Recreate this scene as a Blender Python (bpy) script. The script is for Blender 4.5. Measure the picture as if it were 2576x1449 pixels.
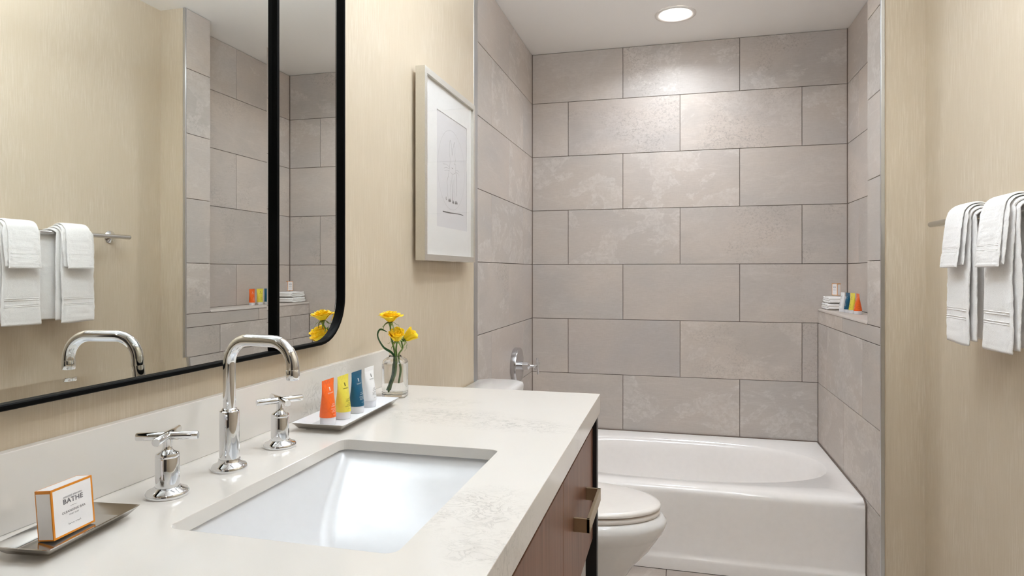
import bpy, bmesh, math, random
from mathutils import Vector, Matrix, Euler, noise
from math import sin, cos, pi, radians as R

for o in list(bpy.data.objects):
    bpy.data.objects.remove(o)
COL = bpy.context.scene.collection
SC = bpy.context.scene

# ------------------------------------------------------------------ camera, world, lights, exposure
CAM_YAW = 0.2498
cd = bpy.data.cameras.new('camera')
cam = bpy.data.objects.new('camera', cd)
COL.objects.link(cam)
cam.location = (0.8055, -3.6251, 1.229)
cam.rotation_euler = (pi / 2, 0, CAM_YAW)
cd.sensor_fit = 'HORIZONTAL'
cd.sensor_width = 36
cd.lens = 36 * 1622.24 / 2576
cd.shift_y = -(724.5 - 682.68) / 2576
cd.clip_start = 0.02
SC.camera = cam

w = bpy.data.worlds.new('world')
SC.world = w
w.use_nodes = True
w.node_tree.nodes['Background'].inputs[0].default_value = (0.9, 0.92, 1, 1)
w.node_tree.nodes['Background'].inputs[1].default_value = 0.3

CEIL = 2.474


def disc_lamp(x, y, power, size=0.14, col=(0.86, 0.93, 1), spread=150):
    l = bpy.data.lights.new('downlight_lamp', 'AREA')
    l.shape = 'DISK'
    l.size = size
    l.energy = power
    l.color = col
    l.spread = R(spread)
    o = bpy.data.objects.new('downlight_lamp', l)
    o.location = (x, y, CEIL - 0.012)
    COL.objects.link(o)
    return o


DOWN = [(0.80, -0.41, 2.1), (1.25, -2.15, 0.45), (1.40, -3.00, 1.15), (1.05, -4.25, 0.2)]
for x, y, p in DOWN:
    disc_lamp(x, y, p, 0.14 if y > -2 else 0.09)
# two invented bowl uplighters, added as fill to brighten the ceiling (their bowls are built below, out of the frame)
FILL_BOWLS = [(0.75, -2.10, 11.5), (0.90, -3.40, 0.6)]
for bx_, by_, pw_ in FILL_BOWLS:
    l = bpy.data.lights.new('fill_uplight', 'AREA')
    l.shape = 'DISK'
    l.size = 0.30
    l.energy = pw_
    l.color = (0.79, 0.89, 1)
    o = bpy.data.objects.new('fill_uplight', l)
    o.location = (bx_, by_, CEIL - 0.35)
    o.rotation_euler = (pi, 0, 0)
    COL.objects.link(o)
FILL_GLOW = 0.3  # faint glow of the added fill bowls

SC.view_settings.view_transform = 'Standard'
SC.view_settings.look = 'None'
SC.view_settings.gamma = 1
SC.view_settings.use_curve_mapping = False
SC.view_settings.exposure = 1.56
SC.cycles.diffuse_bounces = 10
SC.cycles.max_bounces = 16

# ------------------------------------------------------------------ helpers
WLOC = {}


def link(o, parent=None, world=(0, 0, 0)):
    COL.objects.link(o)
    if parent is not None:
        o.parent = parent
    WLOC[o.name] = Vector(world)


def tag(o, label=None, cat=None, group=None, kind=None):
    if label: o['label'] = label
    if cat: o['category'] = cat
    if group: o['group'] = group
    if kind: o['kind'] = kind
    return o


def thing(name, label, cat, loc=(0, 0, 0), rz=0, group=None):
    o = bpy.data.objects.new(name, None)
    o.empty_display_size = 0.02
    o.location = loc
    o.rotation_euler = (0, 0, rz)
    link(o, None, loc)
    return tag(o, label, cat, group)


def obj(name, bm, mat, parent=None, smooth=False, loc=None, local=False, bevel=0, angle=40):
    """bm in world coordinates unless local=True (then relative to parent / loc)."""
    if not local:
        off = WLOC[parent.name] if parent is not None else Vector((0, 0, 0))
        if loc is not None and parent is None:
            off = Vector(loc)
        bmesh.ops.translate(bm, vec=-off, verts=bm.verts)
    me = bpy.data.meshes.new(name)
    bm.normal_update()
    bm.to_mesh(me)
    bm.free()
    o = bpy.data.objects.new(name, me)
    if mat is not None:
        me.materials.append(mat)
    link(o, parent, WLOC[parent.name] if parent is not None else (loc or (0, 0, 0)))
    if loc is not None and (parent is None or local):
        o.location = loc
    if smooth:
        for p in me.polygons: p.use_smooth = True
        if smooth != 'all':
            me.set_sharp_from_angle(angle=R(angle))
    if bevel:
        m = o.modifiers.new('bevel', 'BEVEL')
        m.width = bevel
        m.segments = 2
        m.limit_method = 'ANGLE'
        m.angle_limit = R(50)
    return o


def box(bm, x0, x1, y0, y1, z0, z1):
    vs = [bm.verts.new((x, y, z)) for z in (z0, z1) for y in (y0, y1) for x in (x0, x1)]
    for f in ((0, 2, 3, 1), (4, 5, 7, 6), (0, 1, 5, 4), (2, 6, 7, 3), (0, 4, 6, 2), (1, 3, 7, 5)):
        bm.faces.new([vs[i] for i in f])
    return vs


def B(*a):
    bm = bmesh.new()
    if a and isinstance(a[0], (tuple, list)):
        for q in a: box(bm, *q)
    else:
        box(bm, *a)
    return bm


def loft(bm, loops, cap0=True, cap1=True, closed=True):
    rings = [[bm.verts.new(p) for p in lp] for lp in loops]
    n = len(rings[0])
    for a, b in zip(rings[:-1], rings[1:]):
        for i in range(n if closed else n - 1):
            j = (i + 1) % n
            bm.faces.new((a[i], a[j], b[j], b[i]))
    if cap0: bm.faces.new(list(reversed(rings[0])))
    if cap1: bm.faces.new(rings[-1])
    return rings


def lathe(bm, prof, c=(0, 0, 0), n=48, cap0=True, cap1=True, ax='z'):
    loops = []
    for r_, h in prof:
        lp = []
        for i in range(n):
            a = 2 * pi * i / n
            p = (r_ * cos(a), r_ * sin(a), h)
            if ax == 'x': p = (h, r_ * cos(a), r_ * sin(a))
            if ax == 'y': p = (r_ * sin(a), h, r_ * cos(a))
            lp.append((p[0] + c[0], p[1] + c[1], p[2] + c[2]))
        loops.append(lp)
    loft(bm, loops, cap0, cap1)


def tube(bm, pts, rad, n=16, cap=True):
    pts = [Vector(p) for p in pts]
    rads = rad if isinstance(rad, (list, tuple)) else [rad] * len(pts)
    loops = []
    t0 = (pts[1] - pts[0]).normalized()
    up = Vector((0, 0, 1)) if abs(t0.z) < 0.9 else Vector((1, 0, 0))
    nrm = t0.cross(up).normalized()
    for i, p in enumerate(pts):
        if i == 0: t = pts[1] - pts[0]
        elif i == len(pts) - 1: t = pts[-1] - pts[-2]
        else: t = (pts[i + 1] - pts[i]).normalized() + (pts[i] - pts[i - 1]).normalized()
        t.normalize()
        nrm = (nrm - t * nrm.dot(t)).normalized()
        b = t.cross(nrm)
        loops.append([p + (nrm * cos(2 * pi * k / n) + b * sin(2 * pi * k / n)) * rads[i] for k in range(n)])
    loft(bm, loops, cap, cap)


def selfn(cx, cy, a, b, e, n=64, ph=0):
    """superellipse loop"""
    out = []
    for i in range(n):
        t = 2 * pi * i / n + ph
        c, s = cos(t), sin(t)
        out.append((cx + a * math.copysign(abs(c) ** (2 / e), c), cy + b * math.copysign(abs(s) ** (2 / e), s)))
    return out


def rrect(x0, x1, y0, y1, r, k=6):
    out = []
    for cx, cy, a0 in ((x1 - r, y1 - r, 0), (x0 + r, y1 - r, 90), (x0 + r, y0 + r, 180), (x1 - r, y0 + r, 270)):
        for i in range(k + 1):
            a = R(a0 + 90 * i / k)
            out.append((cx + r * cos(a), cy + r * sin(a)))
    return out


def bez(p0, p1, p2, p3, n=12):
    p0, p1, p2, p3 = map(Vector, (p0, p1, p2, p3))
    return [p0 * (1 - t) ** 3 + p1 * 3 * t * (1 - t) ** 2 + p2 * 3 * t * t * (1 - t) + p3 * t ** 3 for t in [i / n for i in range(n + 1)]]


# ------------------------------------------------------------------ materials
class M:
    def __init__(s, name):
        s.m = bpy.data.materials.new(name)
        s.m.use_nodes = True
        s.t = s.m.node_tree
        s.b = s.t.nodes['Principled BSDF']
        s.out = s.t.nodes['Material Output']

    def n(s, typ, **kw):
        nd = s.t.nodes.new(typ)
        for k, v in kw.items():
            if k.startswith('i_'):
                key = k[2:]
                nd.inputs[int(key) if key.isdigit() else key.replace('_', ' ')].default_value = v
            else:
                setattr(nd, k, v)
        return nd

    def l(s, a, b):
        s.t.links.new(a, b)

    def ramp(s, fac, stops, interp='LINEAR'):
        r = s.n('ShaderNodeValToRGB')
        r.color_ramp.interpolation = interp
        e = r.color_ramp.elements
        while len(e) < len(stops): e.new(0.5)
        for q, (p, c) in zip(e, stops):
            q.position = p
            q.color = (c, c, c, 1) if isinstance(c, (int, float)) else (*c, 1)
        s.l(fac, r.inputs[0])
        return r.outputs[0]

    def mix(s, fac, a, b, mode='MIX'):
        x = s.n('ShaderNodeMix', data_type='RGBA', blend_type=mode)
        for sock, v in ((x.inputs[0], fac), (x.inputs[6], a), (x.inputs[7], b)):
            if hasattr(v, 'default_value') or hasattr(v, 'is_linked'):
                s.l(v, sock)
            elif isinstance(v, (int, float)):
                sock.default_value = v
            else:
                sock.default_value = (*v, 1)
        return x.outputs[2]

    def math(s, op, a, b=0.0, clamp=False):
        x = s.n('ShaderNodeMath', operation=op, use_clamp=clamp)
        for sock, v in ((x.inputs[0], a), (x.inputs[1], b)):
            if isinstance(v, (int, float)): sock.default_value = v
            else: s.l(v, sock)
        return x.outputs[0]

    def vmap(s, vec, scale=(1, 1, 1), loc=(0, 0, 0), rot=(0, 0, 0)):
        x = s.n('ShaderNodeMapping')
        s.l(vec, x.inputs[0])
        x.inputs['Scale'].default_value = scale
        x.inputs['Location'].default_value = loc
        x.inputs['Rotation'].default_value = rot
        return x.outputs[0]

    def noise(s, vec, scale, detail=4, rough=0.55, dist=0):
        x = s.n('ShaderNodeTexNoise')
        if vec is not None: s.l(vec, x.inputs['Vector'])
        x.inputs['Scale'].default_value = scale
        x.inputs['Detail'].default_value = detail
        x.inputs['Roughness'].default_value = rough
        x.inputs['Distortion'].default_value = dist
        return x.outputs[0]

    def bump(s, h, strength, dist=0.001):
        x = s.n('ShaderNodeBump')
        x.inputs['Strength'].default_value = strength
        x.inputs['Distance'].default_value = dist
        s.l(h, x.inputs['Height'])
        s.l(x.outputs[0], s.b.inputs['Normal'])

    def set(s, **kw):
        for k, v in kw.items():
            k = k.replace('_', ' ')
            sock = s.b.inputs[k]
            if hasattr(v, 'is_linked'): s.l(v, sock)
            elif isinstance(v, tuple) and len(v) == 3 and len(sock.default_value) == 4: sock.default_value = (*v, 1)
            else: sock.default_value = v
        return s


def srgb(r_, g, b):
    f = lambda c: (c / 255 / 12.92) if c <= 10 else ((c / 255 + 0.055) / 1.055) ** 2.4
    return (f(r_), f(g), f(b))


def plain(name, col, rough=0.5, metal=0.0, **kw):
    m = M(name)
    nz = m.noise(m.n('ShaderNodeTexCoord').outputs['Object'], 40, 3)
    c2 = tuple(c * 0.94 for c in col)
    m.set(Base_Color=m.mix(nz, col, c2), Roughness=rough, Metallic=metal, **kw)
    return m.m


def mat_wallpaper():
    m = M('silk_wallpaper')
    g = m.n('ShaderNodeNewGeometry').outputs['Position']
    # threads and long vertical slubs; position in metres, vertical = z
    slub = m.noise(m.vmap(g, (1, 1, 0.035)), 330, 3, 0.65)
    slub2 = m.noise(m.vmap(g, (1, 1, 0.05)), 120, 3, 0.6)
    patch = m.noise(m.vmap(g, (1, 1, 0.5)), 7, 3, 0.6)
    weave = m.noise(m.vmap(g, (1, 1, 9)), 130, 2, 0.5)
    f1 = m.ramp(slub, [(0.45, 0.0), (0.62, 1.0)])
    f2 = m.ramp(slub2, [(0.42, 0.0), (0.66, 1.0)])
    pk = m.ramp(patch, [(0.40, 0.25), (0.62, 1.0)])
    c = m.mix(m.math('MULTIPLY', m.math('MULTIPLY', f1, pk), 0.6), srgb(204, 190, 168), srgb(222, 211, 194))
    c = m.mix(m.math('MULTIPLY', f2, 0.18), c, srgb(196, 181, 157))
    c = m.mix(m.math('MULTIPLY', m.ramp(weave, [(0.4, 0.0), (0.7, 1.0)]), 0.12), c, srgb(190, 174, 148))
    rg = m.math('ADD', m.math('MULTIPLY', m.math('MULTIPLY', f1, pk), -0.16), 0.52)
    m.set(Base_Color=c, Roughness=rg, Specular_IOR_Level=0.4)
    h = m.math('ADD', m.math('MULTIPLY', slub, 0.7), m.math('MULTIPLY', weave, 0.3))
    m.bump(h, 0.14, 0.0005)
    return m.m


def mat_tile(name='stone_look_tile', dark=False):
    m = M(name)
    uv = m.n('ShaderNodeUVMap').outputs[0]
    rnd = m.n('ShaderNodeObjectInfo').outputs['Random']
    off = m.n('ShaderNodeCombineXYZ')
    m.l(m.math('MULTIPLY', rnd, 37.0), off.inputs[0])
    m.l(m.math('MULTIPLY', rnd, 91.0), off.inputs[1])
    m.l(m.math('MULTIPLY', rnd, 53.0), off.inputs[2])
    va = m.n('ShaderNodeVectorMath', operation='ADD')
    m.l(uv, va.inputs[0]); m.l(off.outputs[0], va.inputs[1])
    v = va.outputs[0]
    cool, warm_ = srgb(194, 188, 184), srgb(205, 195, 187)
    base = m.mix(m.ramp(m.noise(m.vmap(v, (0.6, 1, 1)), 3.0, 3, 0.5, 0.6), [(0.35, 0.0), (0.65, 1.0)]), cool, warm_)
    r2 = m.math('FRACT', m.math('MULTIPLY', rnd, 13.7))
    rr = m.math('FRACT', m.math('MULTIPLY', rnd, 7.31))
    # very fine woven / brushed grain
    grain = m.noise(m.vmap(v, (0.12, 1, 1)), 260, 4, 0.6, 0.1)
    cross = m.noise(m.vmap(v, (1, 0.15, 1)), 300, 3, 0.6, 0.1)
    base = m.mix(m.math('MULTIPLY', m.ramp(grain, [(0.35, 1.0), (0.6, 0.0)]), 0.17), base, srgb(164, 153, 144))
    base = m.mix(m.math('MULTIPLY', m.ramp(cross, [(0.35, 1.0), (0.6, 0.0)]), 0.10), base, srgb(170, 160, 152))
    # long pale wisps
    wisps = m.noise(m.vmap(v, (0.18, 1, 1)), 26, 6, 0.66, 0.8)
    base = m.mix(m.math('MULTIPLY', m.ramp(wisps, [(0.56, 0.0), (0.68, 1.0)]), 0.18), base, srgb(228, 222, 217))
    # greyish soft clouds
    gc = m.ramp(m.noise(m.vmap(v, (0.8, 1, 1), (4, 4, 4)), 3.6, 4, 0.6, 0.4), [(0.48, 0.0), (0.66, 1.0)])
    base = m.mix(m.math('MULTIPLY', m.math('MULTIPLY', gc, r2), 0.55), base, srgb(178, 172, 167))
    # mineral bloom: pale patch with a ragged edge on some tiles
    f = m.noise(m.vmap(v, (0.8, 1, 1), (1, 9, 2)), 4.2, 9, 0.62, 0.5)
    bloom = m.ramp(f, [(0.515, 0.0), (0.535, 1.0)])
    fade = m.ramp(f, [(0.53, 1.0), (0.66, 0.35)])
    holes = m.ramp(m.noise(m.vmap(v, (0.9, 1, 1)), 46, 6, 0.7, 0.6), [(0.42, 0.15), (0.58, 1.0)])
    bl = m.math('MULTIPLY', m.math('MULTIPLY', bloom, fade), holes)
    base = m.mix(m.math('MULTIPLY', m.math('MULTIPLY', bl, m.ramp(rr, [(0.35, 0.10), (0.75, 1.0)])), 0.42), base, srgb(229, 224, 220))
    # dark freckles gathered in clusters
    msk = m.ramp(m.noise(v, 3.4, 2, 0.5, 0.3), [(0.50, 0.0), (0.62, 1.0)])
    spk = m.ramp(m.noise(m.vmap(v, (0.85, 1, 1)), 95, 7, 0.75, 0.6), [(0.50, 0.0), (0.60, 1.0)])
    sel = m.ramp(r2, [(0.45, 0.0), (0.8, 1.0)])
    blot = m.math('MULTIPLY', m.math('MULTIPLY', msk, sel), spk)
    base = m.mix(m.math('MULTIPLY', blot, 0.5), base, srgb(150, 142, 136))
    tint = m.ramp(rnd, [(0.0, (0.93, 0.925, 0.93)), (0.35, (1.02, 1.0, 0.975)), (0.7, (0.94, 0.945, 0.945)), (1.0, (1.04, 1.025, 1.01))])
    base = m.mix(1.0, base, tint, 'MULTIPLY')
    if dark:
        base = m.mix(1.0, base, (0.92, 0.9, 0.88), 'MULTIPLY')
    m.set(Base_Color=base, Roughness=m.math('ADD', m.math('MULTIPLY', grain, 0.15), 0.36), Specular_IOR_Level=0.35)
    m.bump(grain, 0.06, 0.0004)
    return m.m


def mat_quartz():
    m = M('white_quartz')
    g = m.n('ShaderNodeNewGeometry').outputs['Position']
    base = m.mix(m.noise(g, 3, 3, 0.5), srgb(218, 213, 206), srgb(225, 222, 217))
    # regions of the slab where the veins gather (ellipsoids, in metres)
    regs = [((0.31, -2.32, 0.92), (0.14, 0.07, 0.2), 1.0), ((0.48, -2.36, 0.92), (0.15, 0.05, 0.2), 1.0), ((0.25, -2.18, 0.92), (0.10, 0.045, 0.2), 0.8),
            ((0.55, -2.82, 0.92), (0.07, 0.08, 0.2), 1.0), ((0.60, -2.90, 0.92), (0.05, 0.08, 0.2), 1.0),
            ((0.04, -2.37, 0.94), (0.1, 0.05, 0.05), 1.0), ((0.04, -2.25, 1.00), (0.1, 0.07, 0.02), 0.5), ((0.04, -2.47, 0.96), (0.1, 0.03, 0.06), 0.3)]
    tot = None
    for c, s_, wt in regs:
        sub = m.n('ShaderNodeVectorMath', operation='SUBTRACT')
        m.l(g, sub.inputs[0]); sub.inputs[1].default_value = c
        mp = m.vmap(sub.outputs[0], (1 / s_[0], 1 / s_[1], 1 / s_[2]), (0, 0, 0), (0, 0, 0))
        ln = m.n('ShaderNodeVectorMath', operation='LENGTH')
        m.l(mp, ln.inputs[0])
        k = m.math('MULTIPLY', m.math('SUBTRACT', 1.35, ln.outputs['Value'], True), wt)
        tot = k if tot is None else m.math('MAXIMUM', tot, k)
    mask = m.math('MINIMUM', tot, 1.0)
    mask = m.math('MULTIPLY', mask, m.ramp(m.noise(g, 14, 3, 0.6), [(0.35, 0.2), (0.6, 1.0)]))
    v1 = m.noise(m.vmap(g, (1, 1.3, 1), (0, 0, 0), (0, 0, 0.5)), 20, 9, 0.68, 2.2)
    line = m.ramp(m.math('ABSOLUTE', m.math('SUBTRACT', v1, 0.5)), [(0.0, 1.0), (0.03, 0.0)])
    haze = m.ramp(m.noise(g, 30, 6, 0.65, 0.6), [(0.45, 0.0), (0.75, 1.0)])
    c = m.mix(m.math('MULTIPLY', m.math('MULTIPLY', line, mask), 0.55), base, srgb(132, 128, 124))
    c = m.mix(m.math('MULTIPLY', m.math('MULTIPLY', haze, mask), 0.5), c, srgb(176, 171, 166))
    m.set(Base_Color=c, Roughness=0.13, Specular_IOR_Level=0.45)
    return m.m


def mat_wood():
    m = M('walnut_veneer')
    g = m.n('ShaderNodeNewGeometry').outputs['Position']
    gr = m.noise(m.vmap(g, (1, 1, 0.045)), 55, 5, 0.6, 0.4)
    fine = m.noise(m.vmap(g, (1, 1, 0.03)), 420, 3, 0.6)
    c = m.mix(m.ramp(gr, [(0.3, 0.0), (0.72, 1.0)]), srgb(108, 71, 54), srgb(142, 101, 80))
    c = m.mix(m.math('MULTIPLY', m.ramp(fine, [(0.5, 0.0), (0.7, 1.0)]), 0.4), c, srgb(88, 60, 46))
    m.set(Base_Color=c, Roughness=0.38)
    m.bump(fine, 0.08, 0.0004)
    return m.m


def mat_terry():
    m = M('white_terry_cloth')
    g = m.n('ShaderNodeTexCoord').outputs['Object']
    lo = m.noise(g, 1300, 4, 0.8)
    mid = m.noise(g, 420, 3, 0.7)
    big = m.noise(g, 60, 3, 0.6)
    h = m.math('ADD', m.math('ADD', m.math('MULTIPLY', lo, 0.7), m.math('MULTIPLY', mid, 0.9)), m.math('MULTIPLY', big, 0.6))
    m.set(Base_Color=m.mix(m.ramp(mid, [(0.3, 0.0), (0.7, 1.0)]), srgb(235, 233, 231), srgb(250, 249, 248)), Roughness=1.0, Specular_IOR_Level=0.03, Sheen_Weight=0.25, Sheen_Roughness=0.6)
    m.bump(h, 0.55, 0.0013)
    return m.m


def mat_metal(name, col, rough, aniso=False):
    m = M(name)
    g = m.n('ShaderNodeTexCoord').outputs['Object']
    if aniso:
        nz = m.noise(m.vmap(g, (1, 0.02, 1)), 700, 3, 0.6)
        m.set(Base_Color=m.mix(nz, col, tuple(c * 0.8 for c in col)), Metallic=1.0, Roughness=m.math('ADD', m.math('MULTIPLY', nz, 0.15), rough))
    else:
        nz = m.noise(g, 30, 2)
        m.set(Base_Color=col, Metallic=1.0, Roughness=m.math('ADD', m.math('MULTIPLY', nz, 0.02), rough))
    return m.m


def mat_glass(name, col=(1, 1, 1), ior=1.45, rough=0.0):
    m = M(name)
    nz = m.noise(m.n('ShaderNodeTexCoord').outputs['Object'], 8, 1)
    m.set(Base_Color=m.mix(nz, col, tuple(min(1, c * 0.995) for c in col)), Roughness=rough, IOR=ior, Transmission_Weight=1.0)
    return m.m


def mat_petal():
    m = M('yellow_rose_petal')
    g = m.n('ShaderNodeTexCoord').outputs['Object']
    nz = m.noise(g, 90, 3, 0.6)
    c = m.mix(nz, srgb(255, 205, 10), srgb(255, 226, 58))
    m.set(Base_Color=c, Roughness=0.5, Specular_IOR_Level=0.3, Subsurface_Weight=0.25, Subsurface_Radius=(0.01, 0.007, 0.001), Subsurface_Scale=0.3)
    m.bump(nz, 0.1, 0.0005)
    return m.m


def mat_green(name, a, b, axis=(1, 1, 0.05)):
    m = M(name)
    g = m.n('ShaderNodeTexCoord').outputs['Object']
    nz = m.noise(m.vmap(g, axis), 300, 3, 0.6)
    m.set(Base_Color=m.mix(nz, a, b), Roughness=0.42)
    return m.m


def mat_tubebody(name, col, pat, white=False):
    m = M(name)
    g = m.n('ShaderNodeTexCoord').outputs['Object']
    sep = m.n('ShaderNodeSeparateXYZ'); m.l(g, sep.inputs[0])
    # printed diamond lattice, tone on tone
    a = m.math('ABSOLUTE', m.math('SUBTRACT', m.math('FRACT', m.math('MULTIPLY', m.math('ADD', sep.outputs[1], m.math('MULTIPLY', sep.outputs[2], 0.7)), 70)), 0.5))
    b = m.math('ABSOLUTE', m.math('SUBTRACT', m.math('FRACT', m.math('MULTIPLY', m.math('SUBTRACT', sep.outputs[1], m.math('MULTIPLY', sep.outputs[2], 0.7)), 70)), 0.5))
    la = m.ramp(m.math('MINIMUM', a, b), [(0.08, 1.0), (0.13, 0.0)])
    lat = m.math('MULTIPLY', la, pat)
    nz = m.noise(g, 25, 2)
    lat = m.math('MULTIPLY', lat, m.ramp(nz, [(0.4, 0.2), (0.6, 1.0)]))
    m.set(Base_Color=m.mix(lat, col, tuple(min(1, c * 0.72) for c in col)), Roughness=0.34, Specular_IOR_Level=0.5)
    return m.m


def mat_emit(name, col, s):
    m = M(name)
    nz = m.noise(m.n('ShaderNodeTexCoord').outputs['Object'], 5, 1)
    m.set(Base_Color=(0.9, 0.9, 0.9), Emission_Color=m.mix(nz, col, tuple(c * 0.98 for c in col)), Emission_Strength=s)
    return m.m


def mat_paint(name, col, rough=0.6, bump=0.05):
    m = M(name)
    g = m.n('ShaderNodeNewGeometry').outputs['Position']
    nz = m.noise(g, 260, 3, 0.6)
    m.set(Base_Color=m.mix(m.noise(g, 2, 2), col, tuple(c * 0.97 for c in col)), Roughness=rough)
    m.bump(nz, bump, 0.0006)
    return m.m


WALLP = mat_wallpaper()
TILE = mat_tile()
FLOORT = mat_tile('floor_tile', True)
QUARTZ = mat_quartz()
WOOD = mat_wood()
TERRY = mat_terry()
CHROME = mat_metal('polished_chrome', (0.80, 0.81, 0.83), 0.03)
SATIN = mat_metal('satin_chrome', (0.60, 0.60, 0.62), 0.18)
STEEL = mat_metal('brushed_steel', (0.70, 0.70, 0.70), 0.24)
BRASS = mat_metal('aged_brass', (0.56, 0.46, 0.31), 0.27, True)
TRIMM = mat_metal('satin_aluminium_edge', (0.62, 0.63, 0.64), 0.3)
MIRROR = mat_metal('mirror_silver', (0.86, 0.875, 0.85), 0.0)
BLACK = plain('black_lacquer', (0.002, 0.002, 0.002), 0.5, Specular_IOR_Level=0.06)
BLACKM = plain('black_metal', (0.008, 0.008, 0.009), 0.4)
GROUT = plain('dark_grout', srgb(118, 104, 94), 0.9)
CEILM = mat_paint('ceiling_paint', srgb(246, 244, 241))
PORC = plain('white_porcelain', srgb(238, 237, 236), 0.08, Coat_Weight=0.3)
SINKM = plain('white_sink_china', srgb(214, 215, 217), 0.16)
TUBM = plain('white_tub_enamel', srgb(244, 240, 237), 0.12)
SEATM = plain('white_toilet_seat_plastic', srgb(240, 235, 230), 0.2)
CAULK = plain('white_caulk', srgb(226, 222, 216), 0.5)
FRAMEM = mat_metal('champagne_frame', (0.84, 0.82, 0.76), 0.36, True)
MATB = plain('white_mat_board', srgb(232, 231, 229), 0.8)
m = M('picture_glazing')
_tr = m.n('ShaderNodeBsdfTransparent'); _gl = m.n('ShaderNodeBsdfGlossy'); _gl.inputs['Roughness'].default_value = 0.02
_lw = m.n('ShaderNodeLayerWeight'); _lw.inputs['Blend'].default_value = 0.5
_fc = m.math('ADD', m.math('MULTIPLY', m.math('POWER', _lw.outputs['Facing'], 4.0), 0.5), 0.02)
_mx = m.n('ShaderNodeMixShader'); m.l(_fc, _mx.inputs[0]); m.l(_tr.outputs[0], _mx.inputs[1]); m.l(_gl.outputs[0], _mx.inputs[2]); m.l(_mx.outputs[0], m.out.inputs[0])
GLAZING = m.m
PAPER = M('grey_wash_paper')
_g = PAPER.n('ShaderNodeTexCoord').outputs['Object']
_d = PAPER.n('ShaderNodeVectorMath', operation='LENGTH')
PAPER.l(PAPER.vmap(_g, (0, 1 / 0.125, 1 / 0.175), (0, 0, 0)), _d.inputs[0])
_k = PAPER.math('ADD', _d.outputs['Value'], PAPER.math('MULTIPLY', PAPER.noise(_g, 12, 3), 0.7))
PAPER.set(Base_Color=PAPER.mix(PAPER.ramp(_k, [(1.28, 1.0), (1.36, 0.0)]), srgb(236, 236, 238), srgb(214, 212, 214)), Roughness=0.85)
PAPER = PAPER.m
INK = plain('dark_grey_ink', srgb(62, 58, 58), 0.8)
INKL = plain('light_grey_ink', srgb(150, 146, 146), 0.8)
GLASS = mat_glass('clear_glass')
WATER = mat_glass('water', (0.99, 1, 0.995), 1.33)
PETAL = mat_petal()
LEAFD = mat_green('dark_green_leaf', srgb(20, 74, 28), srgb(34, 104, 40))
STEMM = mat_green('rose_stem_green', srgb(78, 112, 44), srgb(110, 140, 62))
SEPAL = mat_green('sepal_green', srgb(110, 138, 70), srgb(150, 168, 100))
CARD = plain('white_carton', srgb(240, 238, 238), 0.35)
ORANGEP = plain('orange_print', srgb(222, 138, 20), 0.3)
TXT = plain('grey_print', srgb(120, 118, 122), 0.5)
TXTW = plain('white_print', srgb(240, 236, 232), 0.4)
TXTK = plain('black_print', srgb(40, 40, 36), 0.4)
TRAYW = plain('white_tray_glaze', srgb(238, 240, 244), 0.12)
LENS = mat_emit('lamp_lens', (1, 0.985, 0.96), 9)
FILL_OPAL = mat_emit('fill_bowl_opal', (0.94, 0.975, 1), FILL_GLOW)  # glowing shell of the added fill uplighters
BAFFLE = plain('white_baffle', srgb(232, 226, 220), 0.4)
SILVERTRAY = mat_metal('polished_tray_steel', (0.60, 0.58, 0.55), 0.10)
m = M('frosted_cap'); m.set(Base_Color=m.mix(m.noise(None, 20), srgb(246, 246, 248), srgb(240, 240, 244)), Roughness=0.4, Transmission_Weight=0.35, IOR=1.2)
CAPM = m.m
ADDED_DOORM = plain('added_dark_door', srgb(52, 42, 36), 0.35)  # for the unseen door added as a dark reflection

# ------------------------------------------------------------------ room shell
Hh = 0.3075
Z = [2.4983 - Hh * k for k in range(10)]   # tile joints; Z[1] is below the cut top row
YT = -1.0585        # where tile begins
W_R = 1.658         # right wall
W_L = 1.515         # ledge / pier face
YB = -4.75          # wall behind the camera
YP = -0.89          # end of the pier, start of the recess
ZL = 1.038          # ledge top
T = 0.006           # tile thickness in front of the grout bed


def struct(name, bm, mat, **kw):
    o = obj(name, bm, mat, **kw)
    o['kind'] = 'structure'
    return o


struct('floor', B(-0.1, 1.8, YB - 0.1, 0.1, -0.10, -T), GROUT)
struct('ceiling', B(-0.1, 1.8, YB - 0.1, 0.1, CEIL, CEIL + 0.1), CEILM)
XW = 0.0242         # face of the wallpapered part of the left wall
YE = -1.178        # where it ends, at the metal strip
struct('wall_left', B(-0.12, XW, YB, YE, -0.006, CEIL), WALLP)
struct('wall_right', B(W_R, W_R + 0.12, YB, -1.0555, -0.006, CEIL), WALLP)
struct('wall_return', B(W_L + 0.008, W_R + 0.12, -1.0555, -1.045, -0.006, CEIL), WALLP)
wf = struct('wall_front', B(-0.12, W_R + 0.12, YB - 0.1, YB, -0.006, CEIL), WALLP)
wsl = struct('wall_shower_left', B(-0.12, 0.0 - T, YE, 0.0, -0.006, CEIL), GROUT)
wb = struct('wall_back', B(-0.12, W_R + 0.12, 0.0 + T, 0.12, -0.006, CEIL), GROUT)
wsr = struct('wall_shower_right', B((W_R - 0.003 + T, W_R + 0.12, YP, 0.0 + T, ZL - 0.02, CEIL),
                                    (W_L + T, W_R + 0.12, -1.045, YP - T, -0.006, CEIL),
                                    (W_L + T, W_R + 0.12, YP - T, 0.0 + T, -0.006, ZL - 0.02)), GROUT)

# baseboards beside the wallpaper (mostly hidden)
struct('baseboard_right', B(W_R - 0.012, W_R, YB, -1.0555, 0, 0.10), CAULK)

_tm = {}


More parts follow.
